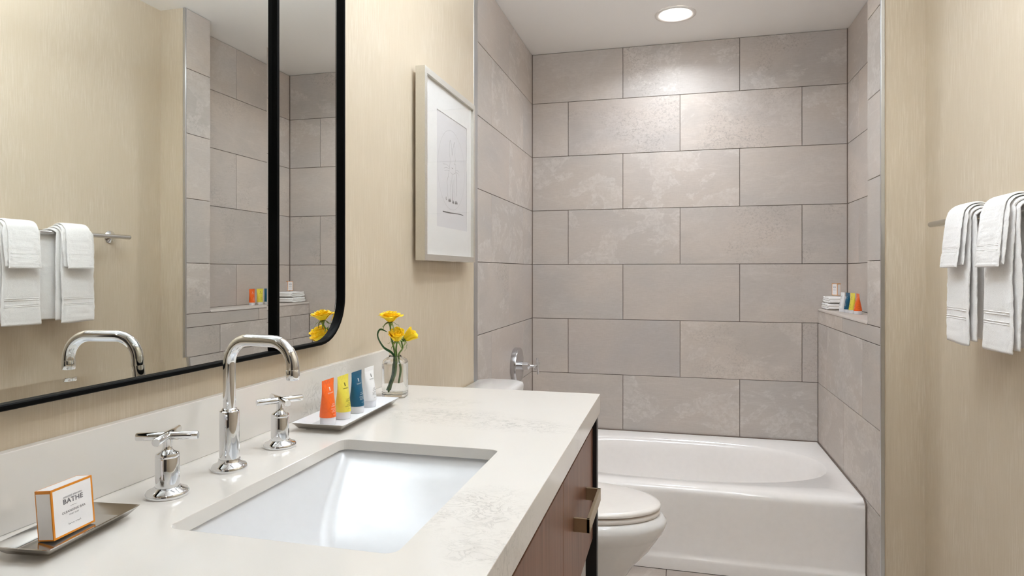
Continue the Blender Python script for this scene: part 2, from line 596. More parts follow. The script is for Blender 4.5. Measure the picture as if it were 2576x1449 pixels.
def tile(parent, plane, u0, u1, z0, z1, base, mat=None):
    """one tile: plane 'back' (faces -y), 'left' (faces +x), 'right' (faces -x), 'floor' (faces +z); base = face coordinate"""
    g = 0.0014
    w_, h_ = (u1 - u0) - 2 * g, (z1 - z0) - 2 * g
    key = (plane, round(w_, 3), round(h_, 3), mat is None)
    if key not in _tm:
        bm = bmesh.new()
        c = 0.0012
        rows = [(w_ / 2, h_ / 2, -T), (w_ / 2, h_ / 2, -c * 0.6), (w_ / 2 - c, h_ / 2 - c, 0)]
        loops = []
        for a, b, d in rows:
            loops.append([(-a, -b, d), (a, -b, d), (a, b, d), (-a, b, d)])

        def tr(p):
            u_, v_, d = p
            return {'back': (u_, -d, v_), 'left': (d, u_, v_), 'right': (-d, u_, v_), 'floor': (u_, v_, d)}[plane]
        rings = [[bm.verts.new(tr(p)) for p in lp] for lp in loops]
        uvl = bm.loops.layers.uv.new('UVMap')
        fs = []
        for a, b in zip(rings[:-1], rings[1:]):
            for i in range(4):
                fs.append(bm.faces.new((a[i], a[(i + 1) % 4], b[(i + 1) % 4], b[i])))
        fs.append(bm.faces.new(rings[-1])); fs.append(bm.faces.new(rings[0]))
        bmesh.ops.recalc_face_normals(bm, faces=bm.faces)
        for f in bm.faces:
            for lp in f.loops:
                co = lp.vert.co
                lp[uvl].uv = {'back': (co.x, co.z), 'left': (co.y, co.z), 'right': (co.y, co.z), 'floor': (co.x, co.y)}[plane]
        me = bpy.data.meshes.new('tile')
        bm.to_mesh(me); bm.free()
        me.materials.append(mat or TILE)
        _tm[key] = me
    o = bpy.data.objects.new('tile', _tm[key])
    uc, zc = (u0 + u1) / 2, (z0 + z1) / 2
    o.location = {'back': (uc, base, zc), 'left': (base, uc, zc), 'right': (base, uc, zc), 'floor': (uc, zc, base)}[plane]
    COL.objects.link(o)
    o.parent = parent
    return o


def cuts(lo, hi, start, step):
    s = set([lo, hi])
    x = start
    while x - step > lo: x -= step
    while x < hi:
        if x > lo + 0.01 and x < hi - 0.01: s.add(x)
        x += step
    return sorted(s)


LT = 0.6147
# back wall
for k in range(0, 7):
    zt, zb_ = (CEIL - 0.001 if k == 0 else Z[k]), max(Z[k + 1], 0.0)
    hi = W_R - 0.003 if zb_ > ZL - 0.1 else W_L
    if k == 4: hi = W_R - 0.003
    st = 0.5166 if k % 2 == 0 else 0.5166 - LT / 2
    cs = cuts(0.001, hi, st, LT)
    for a, b in zip(cs[:-1], cs[1:]): tile(wb, 'back', a, b, zb_, zt, 0.0)
# left shower wall
for k in range(0, 9):
    zt, zb_ = (CEIL - 0.001 if k == 0 else Z[k]), max(Z[k + 1], 0.0)
    st = -0.222 if k % 2 == 1 else -0.222 - LT / 2
    cs = cuts(YE + 0.053, -0.001, st, LT)
    for a, b in zip(cs[:-1], cs[1:]): tile(wsl, 'left', a, b, zb_, zt, 0.0)
# right recess
for k in range(0, 5):
    zt, zb_ = (CEIL - 0.001 if k == 0 else Z[k]), max(Z[k + 1], ZL)
    cs = cuts(YP, -0.001, -0.205 if k % 2 == 1 else -0.511, LT)
    for a, b in zip(cs[:-1], cs[1:]): tile(wsr, 'right', a, b, zb_, zt, W_R - 0.003)
# pier face
for k in range(0, 5):
    zt, zb_ = (CEIL - 0.001 if k == 0 else Z[k]), max(Z[k + 1], ZL - 0.012)
    tile(wsr, 'right', -1.0525, YP, zb_, zt, W_L)
# ledge front
tile(wsr, 'right', -0.505, -0.001, Z[5], ZL - 0.012, W_L)
tile(wsr, 'right', -1.0525, -0.505, Z[5], ZL - 0.012, W_L)
for k in range(5, 9):
    zt, zb_ = Z[k], max(Z[k + 1], 0.0)
    cs = cuts(-1.0525, -0.001, -0.205 if k % 2 == 1 else -0.522, LT)
    for a, b in zip(cs[:-1], cs[1:]): tile(wsr, 'right', a, b, zb_, zt, W_L)
# pier side facing the back wall (seen only from elsewhere)
for k in range(0, 5):
    zt, zb_ = (CEIL - 0.001 if k == 0 else Z[k]), max(Z[k + 1], ZL)
    bm = B(W_L + T + 0.001, W_R - 0.003, YP - T + 0.0003, YP, zb_ + 0.0014, zt - 0.0014)
    uvl = bm.loops.layers.uv.new('UVMap')
    for f in bm.faces:
        for lp in f.loops: lp[uvl].uv = (lp.vert.co.x, lp.vert.co.z)
    obj('tile', bm, TILE, wsr)
# bullnose ledge cap: one long moulded piece
bm = bmesh.new()
prof = [(W_R - 0.004, ZL - 0.012), (W_L - 0.002, ZL - 0.012)]
for i in range(7):
    a = R(180 - 90 * i / 6)
    prof.append((W_L - 0.002 + 0.012 + 0.012 * cos(a), ZL - 0.012 + 0.012 * sin(a)))
prof.append((W_R - 0.004, ZL))
ys = [YP + 0.0005, -0.001]
loft(bm, [[(x, y, z) for x, z in prof] for y in ys])
bmesh.ops.recalc_face_normals(bm, faces=bm.faces)
uvl = bm.loops.layers.uv.new('UVMap')
for f in bm.faces:
    for lp in f.loops: lp[uvl].uv = (lp.vert.co.y, lp.vert.co.x + lp.vert.co.z)
lc = obj('ledge_cap', bm, TILE, wsr, smooth=True)
lc['label'] = 'rounded edge tile capping the shower ledge'
# floor tiles
fl = bpy.data.objects['floor']
yy = -0.89
k = 0
while yy > YB:
    y0 = max(yy - 0.3075, YB)
    cs = cuts(0.001, W_R - 0.001, 0.46 if k % 2 else 0.15, LT)
    for a, b in zip(cs[:-1], cs[1:]): tile(fl, 'floor', a, b, y0, yy, 0.0, FLOORT)
    yy -= 0.3075
    k += 1

# metal edge trims
tag(struct('trim_1', B(-0.004, XW + 0.001, YE, YE + 0.050, 0, CEIL - 0.001), TRIMM, bevel=0.001), 'satin metal strip where wallpaper meets the left shower tiles')
tag(struct('trim_2', B((W_L - 0.001, W_L + 0.012, -1.0625, -1.0535, 0, CEIL - 0.001)), TRIMM, bevel=0.001), 'satin metal strip on the right pier corner')
tag(struct('trim_3', B((-0.0, 0.004, -0.004, 0.0, 0.35, CEIL - 0.001), (W_R - 0.007, W_R - 0.003, -0.0035, 0.0, ZL, CEIL - 0.001)), GROUT), 'dark grout line in the shower corners')
# unseen dark door, added behind the camera to give the chrome dark reflections
d1 = struct('added_door', B(0.40, 1.40, YB, YB + 0.03, 0.005, 2.05), ADDED_DOORM, bevel=0.002)
obj('door_frame', B((0.32, 0.40, YB, YB + 0.02, 0, 2.13), (1.40, 1.48, YB, YB + 0.02, 0, 2.13), (0.40, 1.40, YB, YB + 0.02, 2.05, 2.13)), CAULK, d1, bevel=0.002)
bm = bmesh.new(); tube(bm, [(1.33, YB + 0.03, 1.0), (1.33, YB + 0.08, 1.0), (1.22, YB + 0.08, 1.0)], 0.01); obj('door_handle', bm, SATIN, d1, smooth=True)

# ------------------------------------------------------------------ ceiling lamps


def downlight(x, y, label):
    t = thing('recessed_light', label, 'ceiling light', (x, y, CEIL - 0.001))
    bm = bmesh.new()
    lathe(bm, [(0.098, 0), (0.097, -0.005), (0.092, -0.0065), (0.078, -0.005), (0.0735, 0.0), (0.0735, 0.0004)], n=64, cap0=False, cap1=False)
    obj('trim_ring', bm, BAFFLE, t, smooth='all', local=True)
    bm = bmesh.new()
    lathe(bm, [(0.0735, -0.0008), (0.0, -0.0012)], n=64, cap0=False, cap1=False)
    bmesh.ops.remove_doubles(bm, verts=bm.verts, dist=1e-6)
    bmesh.ops.recalc_face_normals(bm, faces=bm.faces)
    obj('lens', bm, LENS, t, local=True)


downlight(DOWN[0][0], DOWN[0][1], 'round recessed ceiling light glowing above the bathtub')
downlight(DOWN[1][0], DOWN[1][1], 'round recessed ceiling light over the toilet side of the vanity, out of frame')
downlight(DOWN[2][0], DOWN[2][1], 'round recessed ceiling light over the sink, out of frame')
downlight(DOWN[3][0], DOWN[3][1], 'round recessed ceiling light by the added door behind the camera')
for (dx_, dy_, _p), lb in zip(FILL_BOWLS, ('added bowl uplighter for fill light beside the toilet, unseen', 'added bowl uplighter for fill light over the vanity aisle, unseen')):
    t = thing('added_fill_bowl', lb, 'ceiling light', (dx_, dy_, CEIL - 0.001))  # made-up fixture that carries the fill uplight
    bm = bmesh.new(); lathe(bm, [(0.06, 0.0), (0.06, -0.015), (0.008, -0.018), (0.008, -0.385)], n=32); obj('fill_bowl_mount', bm, BAFFLE, t, smooth=True, local=True)
    bm = bmesh.new(); lathe(bm, [(0.170, -0.345), (0.168, -0.365), (0.14, -0.382), (0.02, -0.388), (0.02, -0.384), (0.138, -0.378), (0.163, -0.362), (0.166, -0.345)], n=48, cap0=False, cap1=False); obj('fill_bowl', bm, FILL_OPAL, t, smooth=True, local=True)

# ------------------------------------------------------------------ bathtub
TF = -0.887
tb = thing('bathtub', 'white built-in alcove bathtub under the tiled back wall', 'bathtub', (0.757, -0.44, 0))
N = 128
cx, cy = 0.757, -0.4435


def ray_rect(x0, x1, y0, y1, r_=0.0):
    out = []
    for i in range(N):
        a = 2 * pi * i / N
        # directions matched to basin superellipse points
        bx, by = BAS[i]
        dx, dy = bx - cx, by - cy
        k = 1e9
        if dx > 0: k = min(k, (x1 - cx) / dx)
        if dx < 0: k = min(k, (x0 - cx) / dx)
        if dy > 0: k = min(k, (y1 - cy) / dy)
        if dy < 0: k = min(k, (y0 - cy) / dy)
        out.append((cx + dx * k, cy + dy * k))
    # snap closest points on corners
    for X in (x0, x1):
        for Y in (y0, y1):
            j = min(range(N), key=lambda q: (out[q][0] - X) ** 2 + (out[q][1] - Y) ** 2)
            out[j] = (X, Y)
    return out


BAS = selfn(cx, cy, 0.70, 0.345, 2.35, N)
ztub = 0.346
loops = []
e0, e1 = 0.0015, W_L - 0.0015
for (dx, z) in ((-0.005, 0.002), (-0.005, 0.044), (-0.002, 0.053), (0.004, 0.060), (0.007, 0.072), (0.005, 0.200), (0.003, 0.300), (0.003, 0.312), (0.005, 0.322), (0.0095, 0.331), (0.016, 0.338), (0.025, 0.3430), (0.038, ztub)):
    loops.append([(x, y, z) for x, y in ray_rect(e0, e1, TF + dx, -0.0015)])
for (a, b, cyy, z, e) in ((0.703, 0.352, -0.445, ztub - 0.001, 2.3), (0.694, 0.341, -0.4455, ztub - 0.007, 2.35), (0.680, 0.327, -0.446, ztub - 0.025, 2.4),
                          (0.655, 0.308, -0.446, 0.24, 2.6), (0.63, 0.29, -0.446, 0.14, 2.8), (0.60, 0.268, -0.446, 0.09, 2.9), (0.54, 0.22, -0.446, 0.068, 3.0), (0.3, 0.1, -0.446, 0.062, 2.5)):
    loops.append([(x, y, z) for x, y in selfn(cx, cyy, a, b, e, N)])
bm = bmesh.new()
loft(bm, loops, False, True)
bmesh.ops.recalc_face_normals(bm, faces=bm.faces)
obj('tub_shell', bm, TUBM, tb, smooth=True, angle=55)
bm = bmesh.new()
tube(bm, [(0.005, -0.0045, ztub + 0.002), (W_L - 0.005, -0.0045, ztub + 0.002)], 0.0032, 8)
tube(bm, [(W_L - 0.004, -0.0045, ztub + 0.002), (W_L - 0.004, TF + 0.03, ztub + 0.002), (W_L - 0.0030, TF + 0.006, ztub - 0.016), (W_L - 0.0025, TF + 0.002, ztub - 0.04), (W_L - 0.0025, TF + 0.004, 0.07), (W_L - 0.0025, TF - 0.006, 0.04), (W_L - 0.0025, TF - 0.006, 0.005)], 0.003, 8)
obj('sealant_bead', bm, GROUT, tb, smooth=True)
bm = bmesh.new(); lathe(bm, [(0.03, 0), (0.03, 0.004), (0.02, 0.006)], (0.22, -0.446, 0.064)); obj('drain', bm, CHROME, tb, smooth=True)

# ------------------------------------------------------------------ shower valve
vy, vz = -0.42, 0.748
sv = thing('shower_valve', 'chrome round shower valve with cross handle on left tiled wall', 'shower valve', (0.0, vy, vz))
bm = bmesh.new()
lathe(bm, [(0.089, 0.0), (0.091, 0.004), (0.091, 0.026), (0.0895, 0.029), (0.03, 0.030)], (0, vy, vz), 64, ax='x'); obj('escutcheon', bm, SATIN, sv, smooth=True)
bm = bmesh.new(); lathe(bm, [(0.021, 0.029), (0.021, 0.075), (0.017, 0.079), (0.008, 0.083), (0.0065, 0.086), (0.0065, 0.118)], (0, vy, vz), 32, ax='x'); obj('barrel', bm, CHROME, sv, smooth=True)
for s in (0, 1):
    a = R(12 + 90 * s)
    d = Vector((0, cos(a), sin(a))) * 0.043
    c = Vector((0.119 + 0.003 * s, vy, vz))
    bm = bmesh.new(); tube(bm, [c - d, c + d], 0.0055, 16); obj('cross_bar', bm, CHROME, sv, smooth=True)

# ------------------------------------------------------------------ toilet
ty = -1.297
tl = thing('toilet', 'white close-coupled toilet with closed lid between vanity and bathtub', 'toilet', (0.45, ty, 0))


def egg(x0, x1, hw, z, n=56, dy=0):
    """outline: flat-ish back at x0, elongated round nose at x1"""
    xm = x0 + (x1 - x0) * 0.40
    out = []
    for i in range(n):
        a = 2 * pi * i / n
        c, s = cos(a), sin(a)
        if c >= 0: x = xm + (x1 - xm) * c ** 0.98
        else: x = xm - (xm - x0) * abs(c) ** (2 / 2.8)
        y = hw * math.copysign(abs(s) ** (2 / (2.0 if c >= 0 else 2.5)), s)
        out.append((x, ty + y, z))
    return out


bm = bmesh.new()
loft(bm, [egg(0.17, 0.60, 0.115, 0.001), egg(0.165, 0.605, 0.118, 0.03), egg(0.17, 0.60, 0.11, 0.07), egg(0.17, 0.615, 0.112, 0.12), egg(0.17, 0.66, 0.138, 0.19), egg(0.18, 0.715, 0.166, 0.25), egg(0.19, 0.745, 0.180, 0.295),
          egg(0.19, 0.752, 0.183, 0.305), egg(0.19, 0.758, 0.187, 0.312), egg(0.19, 0.772, 0.193, 0.345), egg(0.19, 0.771, 0.192, 0.357), egg(0.195, 0.757, 0.185, 0.372), egg(0.20, 0.745, 0.18, 0.376)])
bmesh.ops.recalc_face_normals(bm, faces=bm.faces)
obj('bowl', bm, PORC, tl, smooth='all')
bm = bmesh.new()
loft(bm, [egg(0.21, 0.744, 0.178, 0.377), egg(0.205, 0.75, 0.182, 0.380), egg(0.205, 0.75, 0.182, 0.390), egg(0.21, 0.744, 0.178, 0.394)])
bmesh.ops.recalc_face_normals(bm, faces=bm.faces)
obj('seat', bm, SEATM, tl, smooth=True, angle=60)
bm = bmesh.new()
loft(bm, [egg(0.235, 0.735, 0.170, 0.3985), egg(0.215, 0.752, 0.183, 0.401), egg(0.215, 0.753, 0.184, 0.4075), egg(0.222, 0.748, 0.180, 0.413), egg(0.24, 0.73, 0.168, 0.4165), egg(0.30, 0.65, 0.11, 0.4185), egg(0.38, 0.52, 0.04, 0.419)])
bmesh.ops.recalc_face_normals(bm, faces=bm.faces)
obj('lid', bm, SEATM, tl, smooth=True, angle=60)
for s in (-1, 1):
    bm = bmesh.new()
    lathe(bm, [(0.013, 0), (0.013, 0.03), (0.011, 0.033)], (0.212, ty + 0.07 * s, 0.372), 20)
    obj('hinge', bm, SEATM, tl, smooth=True)
bm = bmesh.new()
lp = lambda z, g: [(x, y, z) for x, y in rrect(0.030, 0.205 + g, ty - 0.215 - g, ty + 0.215 + g, 0.05, 6)]
loft(bm, [lp(0.36, -0.03), lp(0.38, -0.012), lp(0.75, 0.0)])
obj('tank', bm, PORC, tl, smooth=True)
bm = bmesh.new()
loft(bm, [lp(0.751, -0.002), lp(0.754, 0.008), lp(0.775, 0.010), lp(0.786, 0.006), lp(0.790, -0.004), lp(0.7915, -0.014)])
obj('tank_lid', bm, PORC, tl, smooth=True, angle=60)
bm = bmesh.new(); tube(bm, [(0.20, ty - 0.15, 0.70), (0.225, ty - 0.15, 0.70), (0.225, ty - 0.08, 0.695)], 0.006, 12); obj('flush_lever', bm, CHROME, tl, smooth=True)

# ------------------------------------------------------------------ vanity
VE = -1.935        # far end of counter
VN = -3.58         # near end
CX = 0.612
CZ = 0.909


def slab_hole(outer, inner, z0, z1):
    bm = bmesh.new()
    for z, flip in ((z1, False), (z0, True)):
        es = []
        for lp in (outer, inner):
            vs = [bm.verts.new((x, y, z)) for x, y in lp]
            es += [bm.edges.new((vs[i], vs[(i + 1) % len(vs)])) for i in range(len(vs))]
        bmesh.ops.triangle_fill(bm, edges=es, use_beauty=True)
    bm.verts.ensure_lookup_table()
    n1 = len(outer) + len(inner)
    vs = list(bm.verts)
    top, bot = vs[:n1], vs[n1:2 * n1]
    for off, ln in ((0, len(outer)), (len(outer), len(inner))):
        for i in range(ln):
            a, b = off + i, off + (i + 1) % ln
            bm.faces.new((bot[a], bot[b], top[b], top[a]))
    bmesh.ops.recalc_face_normals(bm, faces=bm.faces)
    return bm


SX0, SX1, SY0, SY1 = 0.187, 0.497, -2.951, -2.510
bm = bmesh.new()
hole = rrect(SX0, SX1, SY0, SY1, 0.016, 6)
orect = [(0.001, VN), (CX, VN), (CX, VE), (0.001, VE)]
irect = [(0.001, VN), (CX - 0.02, VN), (CX - 0.02, VE - 0.02), (0.001, VE - 0.02)]


def ringv(lp, z): return [bm.verts.new((x, y, z)) for x, y in lp]


def ringe(vs): return [bm.edges.new((vs[i], vs[(i + 1) % len(vs)])) for i in range(len(vs))]


def wall(a, b):
    for i in range(len(a)):
        j_ = (i + 1) % len(a)
        bm.faces.new((a[i], a[j_], b[j_], b[i]))


ot, ht = ringv(orect, CZ), ringv(hole, CZ)
bmesh.ops.triangle_fill(bm, edges=ringe(ot) + ringe(ht), use_beauty=True)
ob_, ib_, it_ = ringv(orect, CZ - 0.050), ringv(irect, CZ - 0.050), ringv(irect, CZ - 0.020)
hb_ = ringv(hole, CZ - 0.020)
wall(ot, ob_); wall(ob_, ib_); wall(ib_, it_); wall(ht, hb_)
bmesh.ops.triangle_fill(bm, edges=[bm.edges.get((it_[k_], it_[(k_ + 1) % 4])) for k_ in range(4)] + [bm.edges.get((hb_[k_], hb_[(k_ + 1) % len(hb_)])) for k_ in range(len(hb_))], use_beauty=True)
bmesh.ops.recalc_face_normals(bm, faces=bm.faces)
ct = obj('countertop', bm, QUARTZ, None, loc=(0.3, -2.75, CZ), bevel=0.0012)
tag(ct, 'white quartz countertop with grey veins and rectangular sink cut-out', 'countertop')
bs = obj('backsplash', B(0.0005, 0.0155, VN, VE - 0.004, CZ + 0.0002, 1.008), QUARTZ, None, loc=(0.008, -2.75, CZ), bevel=0.001)
tag(bs, 'low white quartz backsplash along the wall below the mirror', 'backsplash')

# sink
sk = thing('undermount_sink', 'white rectangular undermount sink set below the quartz countertop', 'sink', (0.342, -2.73, CZ - 0.02))
bm = bmesh.new()
lps = []
zt = CZ - 0.0205
for (gx0, gx1, gy0, gy1, z, r_) in ((-0.03, 0.03, -0.03, 0.03, zt - 0.012, 0.03), (-0.03, 0.03, -0.03, 0.03, zt, 0.03), (-0.006, 0.006, -0.006, 0.006, zt, 0.020), (-0.004, 0.004, -0.004, 0.004, zt - 0.004, 0.020),
                                    (0.004, -0.002, 0.006, -0.008, zt - 0.014, 0.020), (0.016, -0.008, 0.038, -0.044, zt - 0.032, 0.022), (0.036, -0.022, 0.092, -0.106, zt - 0.058, 0.024), (0.058, -0.042, 0.142, -0.165, zt - 0.083, 0.024),
                                    (0.075, -0.062, 0.165, -0.190, zt - 0.098, 0.022), (0.092, -0.085, 0.178, -0.203, zt - 0.106, 0.018), (0.118, -0.118, 0.195, -0.215, zt - 0.110, 0.012)):
    lps.append([(x, y, z) for x, y in rrect(SX0 + gx0, SX1 + gx1, SY0 + gy0, SY1 + gy1, r_, 8)])
loft(bm, lps, False, True)
bmesh.ops.recalc_face_normals(bm, faces=bm.faces)
o = obj('basin', bm, SINKM, sk, smooth=True, angle=50)
bm = bmesh.new(); lathe(bm, [(0.022, 0), (0.022, 0.003), (0.012, 0.005)], (0.342, -2.742, zt - 0.1105), 32); obj('drain', bm, CHROME, sk, smooth=True)

# cabinet
vc = thing('vanity_cabinet', 'walnut vanity cabinet in a black metal frame with brass pulls', 'cabinet', (0.3, -2.75, 0))
FX = 0.597
y_end = -1.9685
obj('carcass', B((0.02, FX - 0.021, VN + 0.05, y_end - 0.004, 0.55, 0.565), (0.02, FX - 0.021, VN + 0.05, VN + 0.066, 0.565, CZ - 0.051),
                 (0.02, FX - 0.021, y_end - 0.02, y_end - 0.004, 0.565, CZ - 0.051), (0.02, 0.03, VN + 0.066, y_end - 0.02, 0.565, CZ - 0.051)), WOOD, vc)
obj('top_rail', B((FX - 0.06, FX - 0.012, VN + 0.02, y_end, CZ - 0.082, CZ - 0.051)), BLACKM, vc)
seams = [y_end, -2.4135, -2.858, -3.303, VN + 0.045]
for a, b in zip(seams[:-1], seams[1:]):
    o = obj('cabinet_door', B(FX - 0.02, FX, b + 0.0012, a - 0.0012, 0.544, CZ - 0.082), WOOD, vc, bevel=0.0008)
    yc = (a + b) / 2
    if abs(a - b) < 0.2 or abs(yc + 2.636) < 0.05: continue
    bm = bmesh.new()
    y0, y1, zc = yc - 0.1, yc + 0.1, 0.7005
    box(bm, FX, 0.631, y0, y0 + 0.007, zc - 0.0145, zc + 0.0145)
    box(bm, FX, 0.631, y1 - 0.007, y1, zc - 0.0145, zc + 0.0145)
    box(bm, 0.6245, 0.6315, y0, y1, zc - 0.0145, zc + 0.0145)
    tag(obj('handle', bm, BRASS, o, bevel=0.0006), 'brass strap pull')
for x0, y0 in ((0.579, -1.9725), (0.02, -1.9725), (0.579, VN + 0.02), (0.02, VN + 0.02)):
    obj('leg', B(x0, x0 + 0.0285, y0, y0 + 0.03, -0.0379, CZ - 0.0505), BLACKM, vc, bevel=0.001)
for y0 in (-1.968, VN + 0.025):
    obj('rail', B(0.049, 0.579, y0, y0 + 0.02, 0.12, 0.14), BLACKM, vc)
obj('lower_shelf', B(0.03, 0.59, VN + 0.045, -1.972, 0.14, 0.16), WOOD, vc)

# ------------------------------------------------------------------ faucet
px, py = 0.1043, -2.7268
fa = thing('faucet', 'chrome widespread faucet with gooseneck spout and two cross handles behind the sink', 'faucet', (px, py, CZ))
dv = Vector((cos(R(-7.5)), sin(R(-7.5)), 0))
up = Vector((0, 0, 1))
p0 = Vector((px, py, CZ))
ztp, rb, reach = 0.2105, 0.040, 0.128
path = [p0 + up * 0.096, p0 + up * (ztp - rb)]
for i in range(1, 13):
    a = R(90 * i / 12)
    path.append(p0 + up * (ztp - rb + rb * sin(a)) + dv * (rb - rb * cos(a)))
for i in range(0, 13):
    a = R(90 * i / 12)
    path.append(p0 + up * (ztp - rb + rb * cos(a)) + dv * (reach - rb + rb * sin(a)))
path.append(p0 + up * 0.1675 + dv * reach)
bm = bmesh.new(); tube(bm, path, 0.0097, 32); sp_ = obj('spout', bm, CHROME, fa, smooth=True)
bm = bmesh.new(); lathe(bm, [(0.0270, 0.0), (0.0275, 0.0015), (0.0275, 0.005), (0.0255, 0.0085), (0.0195, 0.0115), (0.0172, 0.014), (0.0165, 0.018)], (px, py, CZ), 48); obj('base_flange', bm, CHROME, sp_, smooth=True, angle=50)
bm = bmesh.new(); lathe(bm, [(0.0152, 0.012), (0.0152, 0.092), (0.0147, 0.0945), (0.0125, 0.0955), (0.0112, 0.0985), (0.0100, 0.0995)], (px, py, CZ), 48); obj('stem', bm, CHROME, sp_, smooth=True)
bm = bmesh.new(); lathe(bm, [(0.0098, 0.1680), (0.0101, 0.1675), (0.0101, 0.1535), (0.0096, 0.1525), (0.008, 0.1525)], p0 + dv * reach, 32); obj('aerator', bm, CHROME, sp_, smooth=True)


def fhandle(x, y, ang, label):
    bm = bmesh.new(); lathe(bm, [(0.0158, 0.011), (0.0158, 0.054), (0.0155, 0.0548), (0.0158, 0.0556), (0.0158, 0.058), (0.015, 0.0605), (0.009, 0.0635), (0.0066, 0.0665), (0.0062, 0.07), (0.0062, 0.084)], n=40)
    t = obj('handle', bm, CHROME, fa, smooth=True, local=True, loc=(x - px, y - py, 0))
    t.rotation_euler = (0, 0, R(ang))
    t['label'] = label
    bm = bmesh.new(); lathe(bm, [(0.0275, 0.0), (0.0285, 0.0015), (0.0285, 0.005), (0.0265, 0.0080), (0.0195, 0.0110), (0.0175, 0.013)], n=48); obj('base_flange', bm, CHROME, t, smooth=True, local=True, angle=50)
    for k in (0, 1):
        d = Vector((cos(k * pi / 2), sin(k * pi / 2), 0)) * 0.0415
        c = Vector((0, 0, 0.0845 + 0.001 * k))
        bm = bmesh.new(); tube(bm, [c - d * 1.0, c - d * 0.98, c + d * 0.98, c + d], [0.0052, 0.0058, 0.0058, 0.0052], 20); obj('cross_bar', bm, CHROME, t, smooth=True, local=True)


fhandle(0.0995, -2.8527, 22.5, 'chrome cross faucet handle nearer the soap box')
fhandle(0.1030, -2.5877, 53, 'chrome cross faucet handle nearer the tray of tubes')

# ------------------------------------------------------------------ mirror
mi = thing('vanity_mirror', 'large wall mirror in thin black frame with rounded lower corner above the countertop', 'mirror', (XW, -2.9, 1.066))
MY1, MZ0, MZ1 = -2.2487, 1.066, 2.20
MY0 = -3.62
RC = 0.105


def rframe(y0, y1, z0, z1, r_, k=10): return rrect(y0, y1, z0, z1, r_, k)


bm = bmesh.new()
oo = rframe(MY0, MY1, MZ0, MZ1, RC)
ii = rframe(MY0 + 0.008, MY1 - 0.008, MZ0 + 0.008, MZ1 - 0.008, RC - 0.008)
sq = [(XW, oo, 0), (0.047, oo, 0), (0.0495, rframe(MY0 + 0.0015, MY1 - 0.0015, MZ0 + 0.0015, MZ1 - 0.0015, RC - 0.0015), 0), (0.0495, rframe(MY0 + 0.0065, MY1 - 0.0065, MZ0 + 0.0065, MZ1 - 0.0065, RC - 0.0065), 0), (0.0475, ii, 0), (0.030, ii, 0)]
loft(bm, [[(x, y, z) for y, z in lp] for x, lp, _ in sq], False, False)
obj('frame', bm, BLACK, mi, smooth=True, angle=30)
obj('back_panel', B(XW, 0.031, MY0 + 0.03, MY1 - 0.03, MZ0 + 0.03, MZ1 - 0.03), BLACKM, mi)
DIV = -2.5136
DIV2 = MY0 + (MY1 - DIV)
for dy in (DIV, DIV2):
    obj('divider', B(0.030, 0.0495, dy - 0.0042, dy + 0.0042, MZ0 + 0.006, MZ1 - 0.006), BLACK, mi, bevel=0.0012)


def pane(y0, y1, z0, z1, rs, prot=0.00075, bw=0.016):
    """bevelled pane, rs = corner radii (y1z1, y0z1, y0z0, y1z0)"""
    def loop(g):
        out = []
        for (cy_, cz_, a0, r_) in ((y1, z1, 0, rs[0]), (y0, z1, 90, rs[1]), (y0, z0, 180, rs[2]), (y1, z0, 270, rs[3])):
            rr = max(r_ - g, 0.002)
            sy = -1 if cy_ == y1 else 1
            sz = -1 if cz_ == z1 else 1
            for i in range(9):
                a = R(a0 + 90 * i / 8)
                out.append((cy_ + sy * (g + rr) + rr * cos(a), cz_ + sz * (g + rr) + rr * sin(a)))
        return out
    bm = bmesh.new()
    xg = 0.038
    A, Bb = loop(0), loop(bw)
    loft(bm, [[(0.0325, y, z) for y, z in A], [(xg + prot, y, z) for y, z in A], [(xg, y, z) for y, z in Bb]], True, True)
    bmesh.ops.recalc_face_normals(bm, faces=bm.faces)
    obj('mirror_glass', bm, MIRROR, mi)


r8 = RC - 0.008
pane(DIV + 0.0045, MY1 - 0.0083, MZ0 + 0.0083, MZ1 - 0.0083, (r8, 0.002, 0.002, r8))
pane(DIV2 + 0.0045, DIV - 0.0045, MZ0 + 0.0083, MZ1 - 0.0083, (0.002,) * 4)
pane(MY0 + 0.0083, DIV2 - 0.0045, MZ0 + 0.0083, MZ1 - 0.0083, (0.002, r8, r8, 0.002))

# ------------------------------------------------------------------ framed picture
py0, py1, pz0, pz1 = -1.742, -1.225, 1.264, 1.874
pf = thing('framed_picture', 'pale metal framed ink drawing of a hare hanging on the wallpaper', 'picture', (0.013, (py0 + py1) / 2, pz0))
bm = bmesh.new()
fo, fi = [(py0, pz0), (py1, pz0), (py1, pz1), (py0, pz1)], None
q = lambda g: [(py0 + g, pz0 + g), (py1 - g, pz0 + g), (py1 - g, pz1 - g), (py0 + g, pz1 - g)]
loft(bm, [[(x, y, z) for y, z in q(g)] for x, g in ((0.013, 0.0), (0.045, 0.0), (0.045, 0.020), (0.034, 0.020), (0.034, 0.024))], False, False)
bmesh.ops.recalc_face_normals(bm, faces=bm.faces)
obj('frame', bm, FRAMEM, pf, bevel=0.0006)
obj('backing_board', B(0.013, 0.031, py0 + 0.004, py1 - 0.004, pz0 + 0.004, pz1 - 0.004), CARD, pf)
obj('hanger', B(0.0, 0.014, -1.50, -1.46, 1.80, 1.815), BLACKM, pf)
ay0, ay1, az0, az1 = -1.612, -1.297, 1.380, 1.770
bm = slab_hole([(py0 + 0.019, pz0 + 0.019), (py1 - 0.019, pz0 + 0.019), (py1 - 0.019, pz1 - 0.019), (py0 + 0.019, pz1 - 0.019)],
               [(ay0, az0), (ay1, az0), (ay1, az1), (ay0, az1)], 0.0330, 0.0345)
for v in bm.verts:
    x, y, z = v.co
    v.co = (z, x, y)
bmesh.ops.recalc_face_normals(bm, faces=bm.faces)
